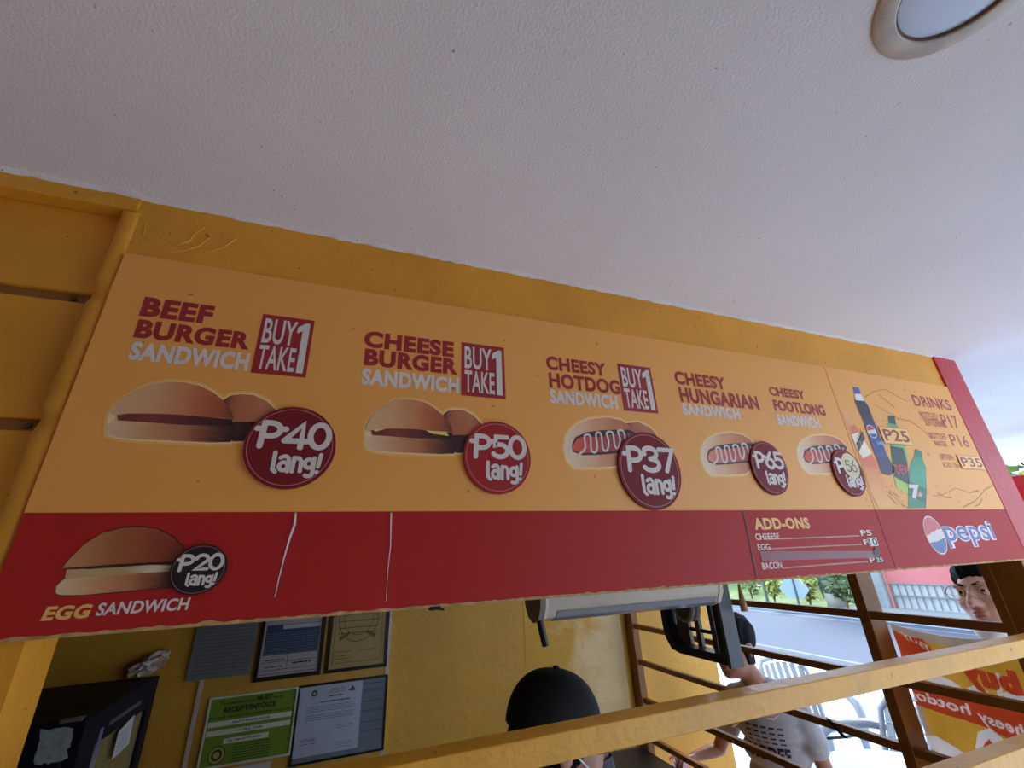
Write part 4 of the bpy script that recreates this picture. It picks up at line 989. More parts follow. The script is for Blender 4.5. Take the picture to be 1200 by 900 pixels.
# ================================================================== forecourt: plastic chairs and table
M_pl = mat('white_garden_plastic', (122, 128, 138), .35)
def chair(name, loc, rz, label):
    """stackable white plastic armchair; local +y is the front"""
    t = thing(name, loc, label, 'chair', 'white plastic chairs by the table')
    R_ = Matrix.Rotation(rz, 3, 'Z'); L0 = Vector(loc)
    def tr(mb): mb.v = [tuple(R_ @ Vector(p) + L0) for p in mb.v]; return mb
    m_ = MB(); n = 10; vs = []
    for s_ in (0, -.018):
        for j in range(n + 1):
            for i in range(n + 1):
                x = -.22 + .44 * i / n; y = -.2 + .42 * j / n
                vs.append((x * (1 - .06 * (1 - j / n)), y, .43 + s_ + .012 * (x / .22) ** 2 - .016 * math.sin(math.pi * j / n) + .01 * (j / n)))
    N_ = (n + 1) ** 2
    for j in range(n):
        for i in range(n):
            k = j * (n + 1) + i; m_.f += [(k, k + 1, k + n + 2, k + n + 1), (N_ + k, N_ + k + n + 1, N_ + k + n + 2, N_ + k + 1)]; m_.m += [0, 0]; m_.sm += [True, True]
    m_.v = vs
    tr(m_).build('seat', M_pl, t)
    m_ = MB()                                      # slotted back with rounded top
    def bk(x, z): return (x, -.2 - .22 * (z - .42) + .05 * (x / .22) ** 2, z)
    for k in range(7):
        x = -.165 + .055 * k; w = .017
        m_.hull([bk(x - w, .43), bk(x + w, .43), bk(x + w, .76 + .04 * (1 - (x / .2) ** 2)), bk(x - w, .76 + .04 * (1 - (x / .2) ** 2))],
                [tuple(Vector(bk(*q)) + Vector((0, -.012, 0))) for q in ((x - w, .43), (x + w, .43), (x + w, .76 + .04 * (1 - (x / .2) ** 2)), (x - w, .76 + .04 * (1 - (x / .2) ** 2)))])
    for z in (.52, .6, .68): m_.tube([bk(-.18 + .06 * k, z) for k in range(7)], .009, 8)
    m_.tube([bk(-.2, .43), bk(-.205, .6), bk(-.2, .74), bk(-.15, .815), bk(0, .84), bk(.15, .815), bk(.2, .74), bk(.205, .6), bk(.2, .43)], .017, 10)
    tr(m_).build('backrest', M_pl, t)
    for s_ in (-1, 1):
        m_ = MB(); P = [(s_ * .205, -.25, .64), (s_ * .25, -.16, .655), (s_ * .265, .0, .66), (s_ * .265, .12, .65), (s_ * .262, .19, .61), (s_ * .258, .215, .55), (s_ * .25, .215, .44)]
        m_.tube(P, [.02, .026, .032, .032, .03, .027, .024], 10); tr(m_).build('arm', M_pl, t)
        for y0, y1 in ((.2, .235), (-.2, -.27)):
            m_ = MB(); m_.tube([(s_ * .23, y0, .44), (s_ * .245, (y0 + y1) / 2, .22), (s_ * .258, y1, .004)], [.026, .023, .019], 8); tr(m_).build('leg', M_pl, t)
    return t
chair('plastic_chair', (3.02, 2.12, 0), math.radians(75), 'white plastic armchair with slotted back seen beside the mid grille post')
chair('plastic_chair', (3.5, 2.95, 0), math.radians(160), 'white plastic armchair farther out, facing the table')
tb = thing('plastic_table', (2.52, 1.78, 0), 'white plastic table under a pale cloth outside the grille', 'table')
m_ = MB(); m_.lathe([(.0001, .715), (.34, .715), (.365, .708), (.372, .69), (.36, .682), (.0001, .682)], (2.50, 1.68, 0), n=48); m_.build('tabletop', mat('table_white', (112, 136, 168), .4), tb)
for a in range(4):
    q = math.radians(45 + 90 * a); x, y = 2.50 + .25 * math.cos(q), 1.68 + .25 * math.sin(q)
    MB().tube([(x, y, .684), (x + .04 * math.cos(q), y + .04 * math.sin(q), .003)], [.024, .018], 8).build('leg', M_pl, tb)

# ================================================================== red sheet sign, trees to the right
rs = thing('red_sign', (3.2, .6, 0), 'bright red sheet sign on posts beyond the red end of the wall', 'sign')
MB().box((3.2, .1, EYE - .25), (3.215, 1.18, EYE + .23)).build('panel', mat('bright_red_sheet', (206, 18, 28), .4), rs)
MB().box((3.19, .1, EYE + .231), (3.225, 1.2, EYE + .285), bev=.004).build('top_rail', mat('red_rail', (196, 30, 36), .45), rs)
for y in (.14, 1.13): MB().box((3.216, y, 0), (3.25, y + .035, EYE + .23)).build('post', mat('red_rail', (196, 30, 36), .45), rs)

M_lf = [mat('leaf_green', (88, 112, 48), .6, var=.35, vscale=8), mat('leaf_lime', (140, 150, 66), .6, var=.3, vscale=8), mat('leaf_dark', (58, 84, 44), .6, var=.35, vscale=8)]
def leafy(loc, r, n, size, seedv, mi=None):
    mb = MB(); random.seed(seedv)
    for k in range(n):
        d = Vector((random.gauss(0, 1), random.gauss(0, 1), random.gauss(0, 1))).normalized() * random.uniform(.45, 1) ** .6
        p = Vector(loc) + Vector((d.x * r[0], d.y * r[1], d.z * r[2]))
        a = Vector((random.gauss(0, 1), random.gauss(0, 1), random.gauss(0, .7))).normalized() * size * random.uniform(.6, 1.2); b = a.orthogonal().normalized() * a.length * .4; c = a.cross(b).normalized() * a.length * .12
        mb.add([p, p + a * .5 + b + c, p + a, p + a * .5 - b + c], [(0, 1, 2, 3)], random.randrange(3) if mi is None else mi)
    return mb
def plant(name, loc, h, w, seedv, label, mi=None, leaf=.14, n=260, cat='shrub', group=None):
    t = thing(name, loc, label, cat, group)
    leafy((loc[0], loc[1], loc[2] + h * .58), (w, w, h * .45), n, leaf, seedv, mi).build('foliage', M_lf, t)
    m_ = MB(); random.seed(seedv)
    for k in range(5):
        a = random.uniform(0, 6.28); m_.tube([loc, (loc[0] + math.cos(a) * w * .3, loc[1] + math.sin(a) * w * .3, loc[2] + h * .5)], [.02, .01], 6)
    m_.build('stem', mat('plant_stem', (96, 84, 60), .8), t)
    return t
tr_ = thing('tree', (11.0, 4.3, -.07), 'green tree seen in the gap above the bright red sign', 'tree')
leafy((11.0, 3.9, 3.0), (1.3, 1.6, 1.1), 900, .22, 5).build('foliage', M_lf, tr_)
MB().tube([(11.0, 4.3, -.07), (11.05, 4.2, 1.2), (11, 4.0, 2.6)], [.12, .1, .07], 10).build('trunk', mat('tree_bark', (92, 76, 60), .9, var=.3, vscale=20), tr_)

# ================================================================== across the road
def far(x, y, X):                  # a spot across the road seen through the grille, at distance X
    p = on_x(x, y, X); return p
VZ = .05
M_pole = mat('grey_pole', (120, 124, 130), .5)
# hexagonal traffic sign seen from behind
hx = far(930, 690, 12.4); C0 = Vector((12.4, hx.y, hx.z))
sg = thing('road_sign', (12.43, hx.y, .05), 'pale grey hexagonal road sign on a thin post across the road', 'sign')
ra_, rb_ = abs(far(913, 690, 12.4).y - far(948, 690, 12.4).y) / 2, abs(far(930, 679, 12.4).z - far(930, 702, 12.4).z) / 2
m_ = MB(); P = [(math.cos(math.radians(a)) * ra_, math.sin(math.radians(a)) * rb_ * 1.12) for a in range(0, 360, 60)]
m_.hull([(12.4, C0.y + a, C0.z + b) for a, b in P][::-1], [(12.415, C0.y + a, C0.z + b) for a, b in P][::-1]); m_.build('plate', mat('sign_grey', (120, 138, 156), .5), sg)
MB().tube([(12.39, C0.y - .05, .05), (12.39, C0.y - .05, C0.z + .5)], .03, 10).build('post', mat('dark_post', (66, 72, 80), .5), sg)
p1 = far(896, 690, 12.5); MB_ = MB().tube([(12.5, p1.y, .05), (12.5, p1.y, 2.3)], .045, 10)
tag(MB_.build('steel_post', mat('dark_post', (66, 72, 80), .5)), 'dark steel post left of the hexagonal road sign', 'post')
# potted and hedge plants
for k, (px, py, X, h, w, lab, mi) in enumerate((
        (907, 700, 13.2, 1.1, .32, 'leafy yellow green shrub between the steel post and the hexagonal sign', 1),
        (884, 692, 14.9, 1.4, .45, 'green shrub at the left of the verge behind the wooden pull', 0),
        (946, 694, 13.2, 1.0, .28, 'lime green shrub right of the hexagonal sign', 1),
        (962, 688, 15.2, 1.7, .42, 'taller green shrub behind the blue flowerpot', 0),
        (990, 700, 13.0, 1.3, .32, 'dark green bush beside the mid grille post', 2),
        (1003, 694, 14.5, 1.9, .3, 'dark shrub left of the grey gate column', 2),
        (925, 690, 16.8, 2.2, .8, 'large pale green bush at the back of the verge', 0))):
    p = far(px, py, X); plant('shrub', (X, p.y, VZ), h, w, 40 + k, lab, mi, .2, 220, group='shrubs across the road')
p = far(972, 700, 13.2); bk_ = thing('flowerpot', (13.4, p.y, VZ), 'blue grey flowerpot standing on the verge', 'pot')
MB().lathe([(.0001, 0), (.2, 0), (.27, .42), (.3, .43), (.3, .5), (.26, .5), (.25, .4), (.0001, .4)], (13.4, p.y, VZ + .35), n=24).build('pot', mat('blue_grey_pot', (84, 104, 130), .5), bk_)
MB().lathe([(.0001, 0), (.22, 0), (.2, .35), (.0001, .35)], (13.4, p.y, VZ), n=20).build('stand', mat('pot_stand', (150, 150, 145), .8), bk_)
p = far(879, 690, 13.6); f_ = thing('pink_flower_bush', (13.6, p.y, VZ), 'pink flowering bush beside the wooden pull', 'shrub')
leafy((13.6, p.y, 1.1), (.4, .5, .3), 140, .18, 77).build('blossom', [mat('pink_petal', (180, 80, 120), .6)] * 3, f_)
leafy((13.6, p.y, .65), (.4, .5, .45), 140, .2, 78, 0).build('foliage', M_lf, f_)
MB().tube([(13.6, p.y, VZ), (13.6, p.y, .8)], .03, 6).build('stem', mat('plant_stem', (96, 84, 60), .8), f_)
# house wall behind the verge, gate and pink roof sheet
pa = far(1022, 690, 14.4)
hw = MB(); hw.box((18.5, 3, VZ), (18.8, 30, 3.2)); struct(hw.build('wall_house', mat('house_wall', (130, 132, 132), .8, var=.05)), 'pale house wall behind the shrubs')
gc = MB(); ya, yb = far(1013, 690, 14.0).y, far(1038, 690, 14.0).y
gc.box((13.9, yb, VZ), (14.25, ya, 3.0), bev=.02); struct(gc.build('gate_column', mat('column_grey', (136, 144, 152), .8, var=.08)), 'grey concrete gate column across the road')
gt = thing('sliding_gate', (14.1, 6.5, VZ), 'white barred gate with pink sheeting above it across the road', 'gate')
zt, zb = far(1060, 684, 14.0).z, far(1060, 713, 14.0).z
y1_ = yb - .02; y0_ = 4.2
MB().box((14.06, y0_, zt), (14.1, y1_, 3.0)).build('sheet', mat('pink_sheet', (176, 100, 104), .7, var=.08, vscale=1.5), gt)
m_ = MB(); m_.box((14.12, y0_, VZ), (14.14, y1_, zt)); m_.build('backing', mat('gate_white', (164, 170, 174), .7), gt)
M_gb = mat('gate_bar', (112, 116, 122), .6)
n = 26
for k in range(n):
    y = y0_ + (y1_ - y0_) * (k + .5) / n; MB().tube([(14.08, y, VZ + .03), (14.08, y, zt)], .014, 6).build('bar', M_gb, gt)
for z in (VZ + .3, zt - .02): MB().box((14.05, y0_, z), (14.09, y1_, z + .03)).build('rail', M_gb, gt)
MB().box((14.02, y1_ - .06, VZ), (14.1, y1_, 3.0)).build('frame', mat('rusty_frame', (170, 110, 106), .7), gt)
cbm = MB(); a, b = far(1122, 662, 13.0), far(1128, 684, 13.0); cbm.tube([(13.0, a.y + .3, 3.4), (13.0, a.y, a.z), (13.0, b.y, b.z), (13.02, b.y - .1, VZ)], .02, 6)
tag(cbm.build('hanging_cable', mat('cable_grey', (70, 72, 80), .6)), 'dark cable hanging in front of the pink gate sheeting', 'cable')
# ================================================================== people
from mathutils.bvhtree import BVHTree
def smin(a, b, k): h = np.clip(.5 + .5 * (b - a) / k, 0, 1); return b + (a - b) * h - k * h * (1 - h)
def smax(a, b, k): return -smin(-a, -b, k)
def ell(p, c, r):
    q = (p - np.array(c)) / np.array(r); k0 = np.linalg.norm(q, axis=1); k1 = np.linalg.norm(q / np.array(r), axis=1) + 1e-9
    return k0 * (k0 - 1) / k1
def cap_(p, a, b, ra, rb):
    a, b = np.array(a), np.array(b); d = b - a; t = np.clip(((p - a) @ d) / (d @ d), 0, 1)
    return np.linalg.norm(p - a - t[:, None] * d, axis=1) - (ra + (rb - ra) * t)
def head_sdf(p, full=1.0):
    """face towards -y, z up, origin between the ears"""
    d = ell(p, (0, .018, .036), (.074, .094, .083))
    d = smin(d, ell(p, (0, -.022, -.03), (.060 * full, .072, .082)), .03)
    d = smin(d, ell(p, (0, -.034, -.078), (.046 * full, .048, .036)), .025)
    d = smin(d, ell(p, (0, -.070, -.094), (.018, .017, .016)), .02)
    d = smin(d, ell(p, (0, .03, -.07), (.05, .05, .07)), .03)
    for s in (-1, 1):
        d = smin(d, ell(p, (s * .041, -.056, -.024), (.023 * full, .026, .022)), .02)
        d = smin(d, ell(p, (s * .03, -.078, .025), (.024, .012, .009)), .012)
        d = smax(d, -ell(p, (s * .032, -.103, .006), (.021, .020, .013)), .012)
        d = smin(d, ell(p, (s * .0125, -.094, -.0355), (.0085, .011, .008)), .006)
    d = smin(d, cap_(p, (0, -.086, .012), (0, -.104, -.030), .0075, .0115), .010)
    d = smin(d, ell(p, (0, -.106, -.033), (.0115, .0105, .010)), .006)
    d = smin(d, ell(p, (0, -.090, -.057), (.021, .0095, .0055)), .006)
    d = smin(d, ell(p, (0, -.088, -.068), (.019, .0095, .0065)), .006)
    return d
def star(fn, nu=128, nv=96, c=(0, -.015, -.005)):
    c = np.array(c); vs = []; T = [math.pi * (j + .5) / nv - math.pi / 2 for j in range(nv)]
    dirs = np.array([[math.cos(t) * math.sin(a), -math.cos(t) * math.cos(a), math.sin(t)] for t in T for a in [2 * math.pi * i / nu for i in range(nu)]])
    r = np.full(len(dirs), .2)                     # march inwards from outside
    for _ in range(60): r = r - .7 * fn(c + dirs * r[:, None])
    P = c + dirs * r[:, None]
    fs = [(j * nu + i, j * nu + (i + 1) % nu, (j + 1) * nu + (i + 1) % nu, (j + 1) * nu + i) for j in range(nv - 1) for i in range(nu)]
    fs += [tuple(range(nu - 1, -1, -1)), tuple(range((nv - 1) * nu, nv * nu))]
    return P, fs, dirs, r
class Frame:
    """head frame: yaw turns the face away from -y about z (counter-clockwise), pitch lifts the chin, roll tips sideways"""
    def __init__(s, o, yaw, pitch=0, roll=0, sc=1.0):
        s.o = Vector(o); s.m = Matrix.Rotation(yaw, 3, 'Z') @ Matrix.Rotation(-pitch, 3, 'X') @ Matrix.Rotation(roll, 3, 'Y'); s.sc = sc
    def __call__(s, p): return s.o + s.m @ (Vector(p) * s.sc)
def remeshed(mb, voxel, smooth=4):
    me = bpy.data.meshes.new('tmp'); me.from_pydata(mb.v, [], mb.f); o = bpy.data.objects.new('tmp', me); COL.objects.link(o)
    r = o.modifiers.new('r', 'REMESH'); r.mode = 'VOXEL'; r.voxel_size = voxel
    s = o.modifiers.new('s', 'SMOOTH'); s.iterations = smooth; s.factor = .5
    m2 = bpy.data.meshes.new_from_object(o.evaluated_get(bpy.context.evaluated_depsgraph_get()))
    out = MB(); out.v = [v.co[:] for v in m2.vertices]; out.f = [tuple(p.vertices) for p in m2.polygons]; out.m = [0] * len(out.f); out.sm = [True] * len(out.f)
    bpy.data.objects.remove(o); bpy.data.meshes.remove(me); bpy.data.meshes.remove(m2); return out
def limb(mb, pts, rs):
    for a, b, ra, rb in zip(pts[:-1], pts[1:], rs[:-1], rs[1:]): mb.tube([a, b], [ra, rb], 16)
    for p, r in zip(pts, rs): mb.ball(p, r, 16, 10)
def hand(mb, w, d, pn, s, curl=.6, thumb=1):
    """w wrist, d pointing direction, pn palm normal"""
    w, d, pn = Vector(w), Vector(d).normalized(), Vector(pn); pn = (pn - d * pn.dot(d)).normalized(); sd = d.cross(pn)
    for k in range(4):
        b = w + d * .022 * s + sd * (.024 - .016 * k) * s
        mb.tube([w + sd * (.012 - .008 * k) * s, b + d * .058 * s], [.014 * s, .0115 * s], 10); mb.ball(b + d * .058 * s, .0115 * s, 10, 8)
        L_ = (.072, .08, .074, .058)[k] * s; p = b + d * .058 * s; a = 0; r = .0088 * s
        for q in range(3):
            a += curl * (.55, .75, .6)[q]; dr = (d * math.cos(a) + pn * math.sin(a)).normalized(); e = p + dr * L_ * (.45, .32, .26)[q]
            mb.tube([p, e], [r, r * .92], 10); mb.ball(e, r * .92, 10, 8); p = e; r *= .92
    p = w + d * .03 * s + sd * thumb * .022 * s; dr = (d * .6 + sd * thumb * .8 + pn * .35).normalized()
    for L_, r in ((.034, .0115), (.03, .0098), (.026, .0088)):
        e = p + dr * L_ * s; mb.tube([p, e], [r * s, r * s * .92], 10); mb.ball(e, r * s * .9, 10, 8); p = e; dr = (dr + d * .5 + pn * .25).normalized()
M_skinA = mat('skin_light', (198, 146, 122), .5, subsurf=.15, var=.06, vscale=40)
M_skinB = mat('skin_tan', (168, 112, 86), .5, subsurf=.15, var=.06, vscale=40)
M_hair = mat('black_hair', (14, 12, 13), .75, spec=.12, var=.3, vscale=30, bump=.6, bscale=160, stretch=(1, .35, 1))
def place_face(t, fr, skin, eyes_open=.0042, look=(0, 0)):
    M_ew, M_ir, M_lip = mat('eye_white', (214, 206, 202), .25), mat('dark_iris', (36, 24, 20), .2), mat('lip', (170, 92, 86), .45)
    for s in (-1, 1):
        c = Vector((s * .032, -.0755, .005)); m_ = MB(); m_.ball((0, 0, 0), .0122, 20, 14); m_.v = [tuple(fr(Vector(p) + c)) for p in m_.v]; e = m_.build('eye', M_ew, t)
        m_ = MB(); g = Vector((look[0], -1, look[1])).normalized(); q = Matrix.Identity(3); u = g.orthogonal().normalized(); v_ = g.cross(u)
        vs = [c + g * .0128] + [c + g * .0119 + (u * math.cos(a) + v_ * math.sin(a)) * .0056 for a in [2 * math.pi * k / 20 for k in range(20)]]
        m_.add([fr(p) for p in vs], [(0, 1 + k, 1 + (k + 1) % 20) for k in range(20)], 0, True); m_.build('iris', M_ir, e)
        for up, lim in ((1, eyes_open), (-1, -eyes_open * .9)):
            m_ = MB(); R_ = .0136; n, k_ = 16, 6; vs = []
            for j in range(k_ + 1):
                for i in range(n + 1):
                    a = math.radians(-80 + 160 * i / n); zlo = lim * math.cos(a * .95); z = zlo + (up * R_ * .98 - zlo) * j / k_
                    rr = math.sqrt(max(R_ * R_ - z * z, 1e-9)); vs.append(fr(c + Vector((rr * math.sin(a), -rr * math.cos(a), z))))
            m_.add(vs, [(j * (n + 1) + i, j * (n + 1) + i + 1, (j + 1) * (n + 1) + i + 1, (j + 1) * (n + 1) + i) for j in range(k_) for i in range(n)], 0, True); m_.build('eyelid', skin, t)
        m_ = MB(); P = [(s * (.013 + .036 * u), -.0905 + .002 * u + .020 * u * u, .0235 + .006 * math.sin(2.6 * u)) for u in [k / 8 for k in range(9)]]
        m_.tube([fr(p) for p in P], [.0022, .0036, .0042, .0043, .0041, .0037, .003, .0022, .0012], 8); m_.build('eyebrow', M_hair, t)
    for nm, zc, h, yy in (('lip', -.0575, .0048, -.0990), ('lip', -.0675, .0058, -.0968)):
        m_ = MB(); m_.ball((0, yy + .0055, zc), (.0205, .0072, h), 24, 12); m_.v = [tuple(fr(Vector((p[0], p[1] + 9 * p[0] ** 2, p[2])))) for p in m_.v]; m_.build(nm, M_lip, t)
    m_ = MB()
    for s in (-1, 1): m_.ball((s * .0068, -.1035, -.0415), (.0035, .0035, .002), 12, 8)
    m_.v = [tuple(fr(p)) for p in m_.v]; m_.build('nostrils', mat('nostril_dark', (70, 36, 30), .7), t)
def hair(t, fr, full, line, top=.016, side=.007):
    P, fs, dirs, r = star(lambda p: head_sdf(p, full), 180, 120)
    out = MB(); n_ = []
    rng = np.random.RandomState(2)
    for q, d in zip(P, dirs):
        front = -d[1]; z = q[2]; x = abs(q[0])
        lim = line if front > .35 else (line - (.35 - front) * .22 if front > -.2 else line - .121 - (-.2 - front) * .03)
        if front > .0: lim = lim - max(0, x - .045) * 1.1 + .0022 * math.sin(q[0] * 130 + 1) + .0014 * math.sin(q[0] * 330) + .10 * q[0] * (q[0] > 0)
        m_ = 1 / (1 + math.exp(-(z - lim) / .0035)); th = side + (top - side) * max(0, min(1, (z - .03) / .06))
        th += .0022 * math.sin(q[0] * 260 + q[1] * 90) + .0015 * math.sin(q[0] * 410 + q[2] * 130)
        n_.append(tuple(fr(Vector(q) + Vector(d) * (th * m_ - .005 * (1 - m_)))))
    out.add(n_, fs, 0, True); return out.build('hair', M_hair, t)
def ears(mb, fr):
    for s in (-1, 1):
        m_ = MB(); m_.ball((s * .077, .008, -.008), (.007, .017, .030), 14, 10); m_.ball((s * .079, .006, .004), (.008, .019, .018), 14, 10); mb.add([fr(p) for p in m_.v], m_.f)
def person(name, base, yaw, H, label, skin, fr, full=1.0, arms=None, voxel=.0045, shirt=None, pants=None, lean=0.0, sleeve=.55, arm_r=1.0, shw=.165):
    """standing figure; yaw as for Frame (0 faces -y). arms: {+1/-1: (elbow, wrist, finger dir, palm normal, curl)} in world space"""
    k = H / 1.70; B = Vector(base); R_ = Matrix.Rotation(yaw, 3, 'Z')
    def W(x, f, z): return B + R_ @ Vector((x * k, -(f * k + lean * max(0, z - .9) * k), z * k))   # x: figure's left is +x
    t = MB(); sh = MB(); pa = MB(); so = []
    neck0 = W(0, -.005, 1.40)
    hd = fr((0, .02, -.07))
    for mb, g in ((t, 0), (sh, .010), (pa, .009)):
        if mb is not pa:
            for z, rx, ry, f in ((.95, .155, .10, 0), (1.05, .14, .092, .005), (1.15, .145, .098, .005), (1.25, .158, .108, 0), (1.33, .165, .10, -.005), (1.385, .12, .07, -.01)):
                m_ = MB(); m_.ball((0, 0, 0), (rx * k + g, ry * k + g, .075 * k + g), 24, 14); mb.add([R_ @ Vector(p) + W(0, f, z) for p in m_.v], m_.f)
        for s in (-1, 1):
            if mb is not sh:
                limb(mb, [W(s * .085, 0, .92), W(s * .095, .01, .50), W(s * .10, -.015, .30), W(s * .10, -.02, .10)], [.088 * k + g, .058 * k + g, .054 * k + g, .036 * k + g])
                m_ = MB(); m_.ball((0, 0, 0), (.13 * k + g, .10 * k + g, .09 * k + g), 20, 12); mb.add([R_ @ Vector(p) + W(0, 0, .93) for p in m_.v], m_.f)
            if mb is t: limb(mb, [W(s * .10, -.03, .07), W(s * .105, .09, .035)], [.04 * k, .033 * k])
            if mb is not pa:
                S = W(s * shw, -.01, 1.365); el, wr, fd, pnn, cu = arms[s]; el, wr = Vector(el), Vector(wr)
                r0 = .046 * k * arm_r
                if mb is t:
                    limb(mb, [W(s * .10, -.01, 1.38), S, S.lerp(el, .5), el, el.lerp(wr, .35), wr], [.05 * k, r0 * 1.08, r0 * .95, r0 * .78, r0 * .78, r0 * .52]); hand(mb, wr, fd, pnn, k * .98, cu, s * (1 if s else 1))
                else: limb(mb, [W(s * .10, -.01, 1.375), S, S.lerp(el, sleeve * .6), S.lerp(el, sleeve)], [.058 * k, r0 * 1.08 + g, r0 + g * 1.6, r0 * .95 + g * 2.2])
    limb(t, [W(0, -.01, 1.33), neck0, hd], [.062 * k, .056 * k, .054 * k])
    P, fs, _, _ = star(lambda p: head_sdf(p, full)); t.add([fr(p) for p in P], fs); ears(t, fr)
    body = remeshed(t, voxel, 3).build(name, skin, None, origin=B); tag(body, label, 'person')
    WL[body.name] = B.copy()
    so = remeshed(sh, .008, 5); s_o = so.build('shirt', shirt, body); remeshed(pa, .012, 5).build('trousers', pants, body)
    for s in (-1, 1):
        m_ = MB(); a, b = W(s * .10, -.035, .03), W(s * .106, .15, .022); limb(m_, [a, a.lerp(b, .5), b], [.045 * k, .046 * k, .036 * k]); m_.v = [(p[0], p[1], max(p[2], B.z + .002)) for p in m_.v]; m_.build('shoe', mat('dark_shoe', (44, 42, 42), .5), body)
    return body, so, W

# ---- man with glasses outside the far end of the grille
FA = Frame((2.135, .955, EYE - .196), math.radians(-98), math.radians(12), math.radians(-9), 1.05)
GZ = -.001
bA, soA, WA = person('person', (2.24, .90, GZ), math.radians(-105), 1.66, 'man in thin round glasses peering in beside the brown pillar, mask pulled under his chin', M_skinA, FA, 1.04,
    {1: ((2.22, .66, 1.08), (2.06, .68, .86), (-.4, 0, -.9), (0, 1, 0), .35), -1: ((2.28, 1.16, 1.08), (2.12, 1.16, .86), (-.4, 0, -.9), (0, -1, 0), .35)}, .0036,
    mat('man_shirt', (150, 156, 170), .8, var=.08, vscale=20, bump=.2, bscale=60), mat('man_trousers', (52, 56, 70), .8))
place_face(bA, FA, M_skinA, .0048, (.25, .05))
hair(bA, FA, 1.04, .054, .025, .010)
gl = None; M_gw = mat('gold_wire', (186, 158, 128), .3, metal=.8)
m_ = MB()
for s in (-1, 1):
    m_.tube([FA((s * .034 + .0265 * math.cos(a), -.111 + .004 * (math.cos(a) * s > .3), .001 + .0235 * math.sin(a))) for a in [2 * math.pi * q / 40 for q in range(41)]], .0013, 8, cap=False)
    m_.tube([FA((s * .0605, -.108, .004)), FA((s * .070, -.09, .004)), FA((s * .077, -.03, .006)), FA((s * .08, .012, .004)), FA((s * .08, .022, -.012))], .0009, 8)
m_.tube([FA((-.008, -.112, .004)), FA((-.004, -.1135, .007)), FA((.004, -.1135, .007)), FA((.008, -.112, .004))], .0009, 8)
gl = m_.build('glasses', M_gw, bA)
m_ = MB()
for s in (-1, 1):
    n = 32; m_.add([FA((s * .034 + .026 * math.cos(2 * math.pi * q / n), -.111, .001 + .023 * math.sin(2 * math.pi * q / n))) for q in range(n)] + [FA((s * .034 + .026 * math.cos(2 * math.pi * q / n), -.1095, .001 + .023 * math.sin(2 * math.pi * q / n))) for q in range(n)],
        [tuple(range(n)), tuple(range(2 * n - 1, n - 1, -1))] + [(q, q + n, (q + 1) % n + n, (q + 1) % n) for q in range(n)])
m_.build('lenses', mat('clear_lens', (255, 255, 255), .02, trans=1.0), gl)
mk = MB(); n = 14; vs = []                            # mask folded under the chin
for j in range(5):
    for i in range(n + 1):
        a = math.radians(-80 + 160 * i / n); vs.append(FA((math.sin(a) * (.056 + .006 * math.sin(j)), -.035 - math.cos(a) * (.060 + .004 * j - .001 * j * j), -.108 - .008 * j + .02 * abs(math.sin(a)))))
mk.add(vs, [(j * (n + 1) + i, j * (n + 1) + i + 1, (j + 1) * (n + 1) + i + 1, (j + 1) * (n + 1) + i) for j in range(4) for i in range(n)], 0, True)
mo = mk.build('face_mask', mat('mask_white', (226, 226, 226), .8), bA)
m_ = MB()
for s in (-1, 1): m_.tube([FA((s * .058, -.045, -.095)), FA((s * .0655, -.036, -.066)), FA((s * .074, -.012, -.035)), FA((s * .082, .012, -.01))], .0016, 8)
m_.build('ear_loop', mat('mask_white', (226, 226, 226), .8), mo)

# ---- boy outside the grille behind the fan frame
hp = on_x(850, 757, 1.63)
FB = Frame((1.665, hp.y - .01, EYE - .402), math.radians(-84), math.radians(-4), 0, .98)
p_h = on_x(826, 884, 1.545); p_e = on_x(855, 858, 1.63); p_le = on_x(918, 868, 1.74)
by = hp.y
bB, soB, WB_ = person('person', (1.78, by - .02, GZ), math.radians(-62), 1.39, 'boy in a pale grey printed t-shirt standing outside the grille holding a pink wrapper', M_skinB, FB, .98,
    {1: ((1.85, by - .17, .88), (1.80, by - .19, .67), (-.3, 0, -.95), (0, 1, 0), .4), -1: ((1.70, by + .235, .875), (1.555, by + .245, .865), (-1, .15, .02), (0, -.3, -1), 1.0)}, .005,
    mat('grey_tshirt', (172, 166, 166), .85, var=.1, vscale=60, bump=.15, bscale=90), mat('boy_shorts', (60, 64, 84), .85), lean=.10, arm_r=.92, shw=.140)
place_face(bB, FB, M_skinB, .0042, (0, -.1)); hair(bB, FB, .98, .060, .016, .008)
bv = BVHTree.FromPolygons([Vector(v) for v in soB.v], soB.f)
ZB_ = 1.045; PV = Vector((.883, .469, 0)); PR = Vector((.469, -.883, 0)); PC = Vector((1.78, by - .02, 0))
def on_shirt(a, b):                                   # a to the viewer's right (-y), b up
    h = bv.ray_cast(PC - PV + PR * a + Vector((0, 0, ZB_ + b)), PV)[0]
    return (h if h is not None else PC + PR * a + Vector((0, 0, ZB_ + b))) - PV * .0016
m_ = MB(); v, f = glyphs('MODEF', .03); m_.add([on_shirt(-.08 + q[0] * .15, -.115 + q[1] * .045) for q in v], f)
for r_ in range(4):
    for c_ in range(5):
        x, z = -.075 + c_ * .03, -.058 + r_ * .017; m_.add([on_shirt(x, z), on_shirt(x + .02, z), on_shirt(x + .02, z + .006), on_shirt(x, z + .006)], [(0, 1, 2, 3)])
m_.build('shirt_print', mat('print_black', (26, 24, 24), .6), bB)
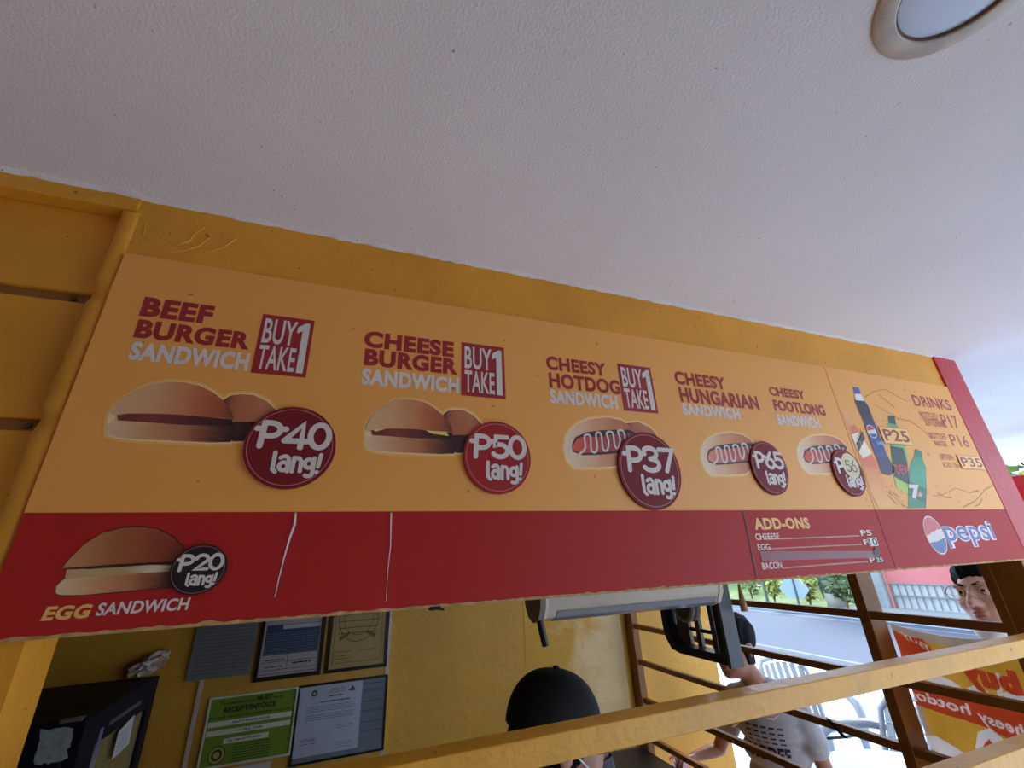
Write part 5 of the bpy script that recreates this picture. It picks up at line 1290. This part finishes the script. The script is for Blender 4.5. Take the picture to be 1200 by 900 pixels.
# pink wrapper in his right hand
m_ = MB(); random.seed(6); bm = bmesh.new(); bmesh.ops.create_grid(bm, x_segments=9, y_segments=7, size=1)
wc = Vector((1.475, by + .235, .85)); th_ = []
for v in bm.verts: v.co = wc + Vector((v.co.x * .032 + random.uniform(-.006, .006), -v.co.y * .03 + random.uniform(-.006, .006) + v.co.x * -.02, .012 * math.sin(v.co.x * 4 + v.co.y * 3) + random.uniform(-.006, .006) - v.co.y * .01))
bmesh.ops.solidify(bm, geom=bm.faces[:], thickness=.001)
m_.bm(bm); tag(m_.build('pink_wrapper', mat('pink_plastic', (226, 140, 156), .4, rgb2=(240, 200, 206), vscale=40)), 'crinkled pink wrapper held in the boy\'s hand at the grille', 'wrapper')

# ---- vendor in a black cap inside the stall
FC = Frame((.438, .95, EYE - .333), math.radians(80), math.radians(-8), 0, .93)
bC, soC, WC = person('person', (.34, .98, 0.001), math.radians(78), 1.52, 'vendor in a black cap and black shirt working inside the stall behind the yellow bar', M_skinA, FC, 1.0,
    {1: ((.44, 1.24, .93), (.66, 1.2, .84), (1, 0, -.1), (0, 0, -1), .5), -1: ((.46, .74, .93), (.68, .82, .84), (1, .1, -.1), (0, 0, -1), .5)}, .006,
    mat('black_shirt', (28, 28, 32), .8, bump=.2, bscale=60), mat('black_trousers', (34, 34, 40), .8), lean=.06)
place_face(bC, FC, M_skinA, .0042); 
M_cap = mat('black_cap_cloth', (13, 13, 15), .85, bump=.15, bscale=120)
hr = MB(); hr.ball((0, .045, -.05), (.078, .065, .085), 24, 16); hr.ball((0, .02, .0), (.083, .092, .06), 24, 16); hr.v = [tuple(FC(p)) for p in hr.v]; hr.build('hair', M_hair, bC)
cp = MB(); n, k_ = 48, 16; vs = []
for j in range(k_ + 1):
    tt = math.pi / 2 * j / k_
    for i in range(n):
        a = 2 * math.pi * i / n; s_ = 1 + .012 * abs(math.cos(3 * a)) * math.cos(tt)
        vs.append(FC((.090 * math.cos(tt) ** .8 * math.cos(a) * s_, .014 + .104 * math.cos(tt) ** .8 * math.sin(a) * s_, .02 + .102 * math.sin(tt))))
cp.add(vs, [(j * n + i, j * n + (i + 1) % n, (j + 1) * n + (i + 1) % n, (j + 1) * n + i) for j in range(k_) for i in range(n)], 0, True)
co = cp.build('cap', M_cap, bC)
m_ = MB(); m_.ball((0, .014, .124), (.008, .008, .0045), 14, 8); m_.v = [tuple(FC(p)) for p in m_.v]; m_.build('cap_button', M_cap, co)
m_ = MB(); vs = []; n = 20
for s_ in (0, .004):
    for j in range(5):
        for i in range(n + 1):
            a = math.radians(-75 + 150 * i / n); q = j / 4
            vs.append(FC((math.sin(a) * (.088 - .004 * q), .014 - math.cos(a) * .102 - q * .062 * math.cos(a) ** .6 if abs(a) < math.pi / 2 else 0, .026 + s_ - .016 * q - .03 * math.sin(a) ** 2 * q * .5)))
F = []; N_ = 5 * (n + 1)
for j in range(4):
    for i in range(n): k = j * (n + 1) + i; F += [(k, k + 1, k + n + 2, k + n + 1), (N_ + k, N_ + k + n + 1, N_ + k + n + 2, N_ + k + 1)]
m_.add(vs, F, 0, True); m_.build('cap_brim', M_cap, co)
mk = MB(); n = 16; vs = []
for j in range(7):
    u = j / 6; z = -.022 - .09 * u
    for i in range(n + 1):
        a = math.radians(-72 + 144 * i / n); rad = (.094 + .018 * math.sin(math.pi * u) - .03 * u * u)
        vs.append(FC((math.sin(a) * .064, -.02 - math.cos(a) * rad, z)))
mk.add(vs, [(j * (n + 1) + i, j * (n + 1) + i + 1, (j + 1) * (n + 1) + i + 1, (j + 1) * (n + 1) + i) for j in range(6) for i in range(n)], 0, True)
mo = mk.build('face_mask', mat('grey_mask', (70, 72, 78), .8), bC)
m_ = MB()
for s in (-1, 1): m_.tube([FA(p) if False else FC(p) for p in ((s * .061, -.05, -.035), (s * .074, -.02, -.012), (s * .083, .012, .012))], .0018, 8); m_.tube([FC(p) for p in ((s * .058, -.055, -.095), (s * .07, -.02, -.06), (s * .083, .016, -.03))], .0018, 8)
m_.build('ear_loop', mat('mask_white', (226, 226, 226), .8), mo)
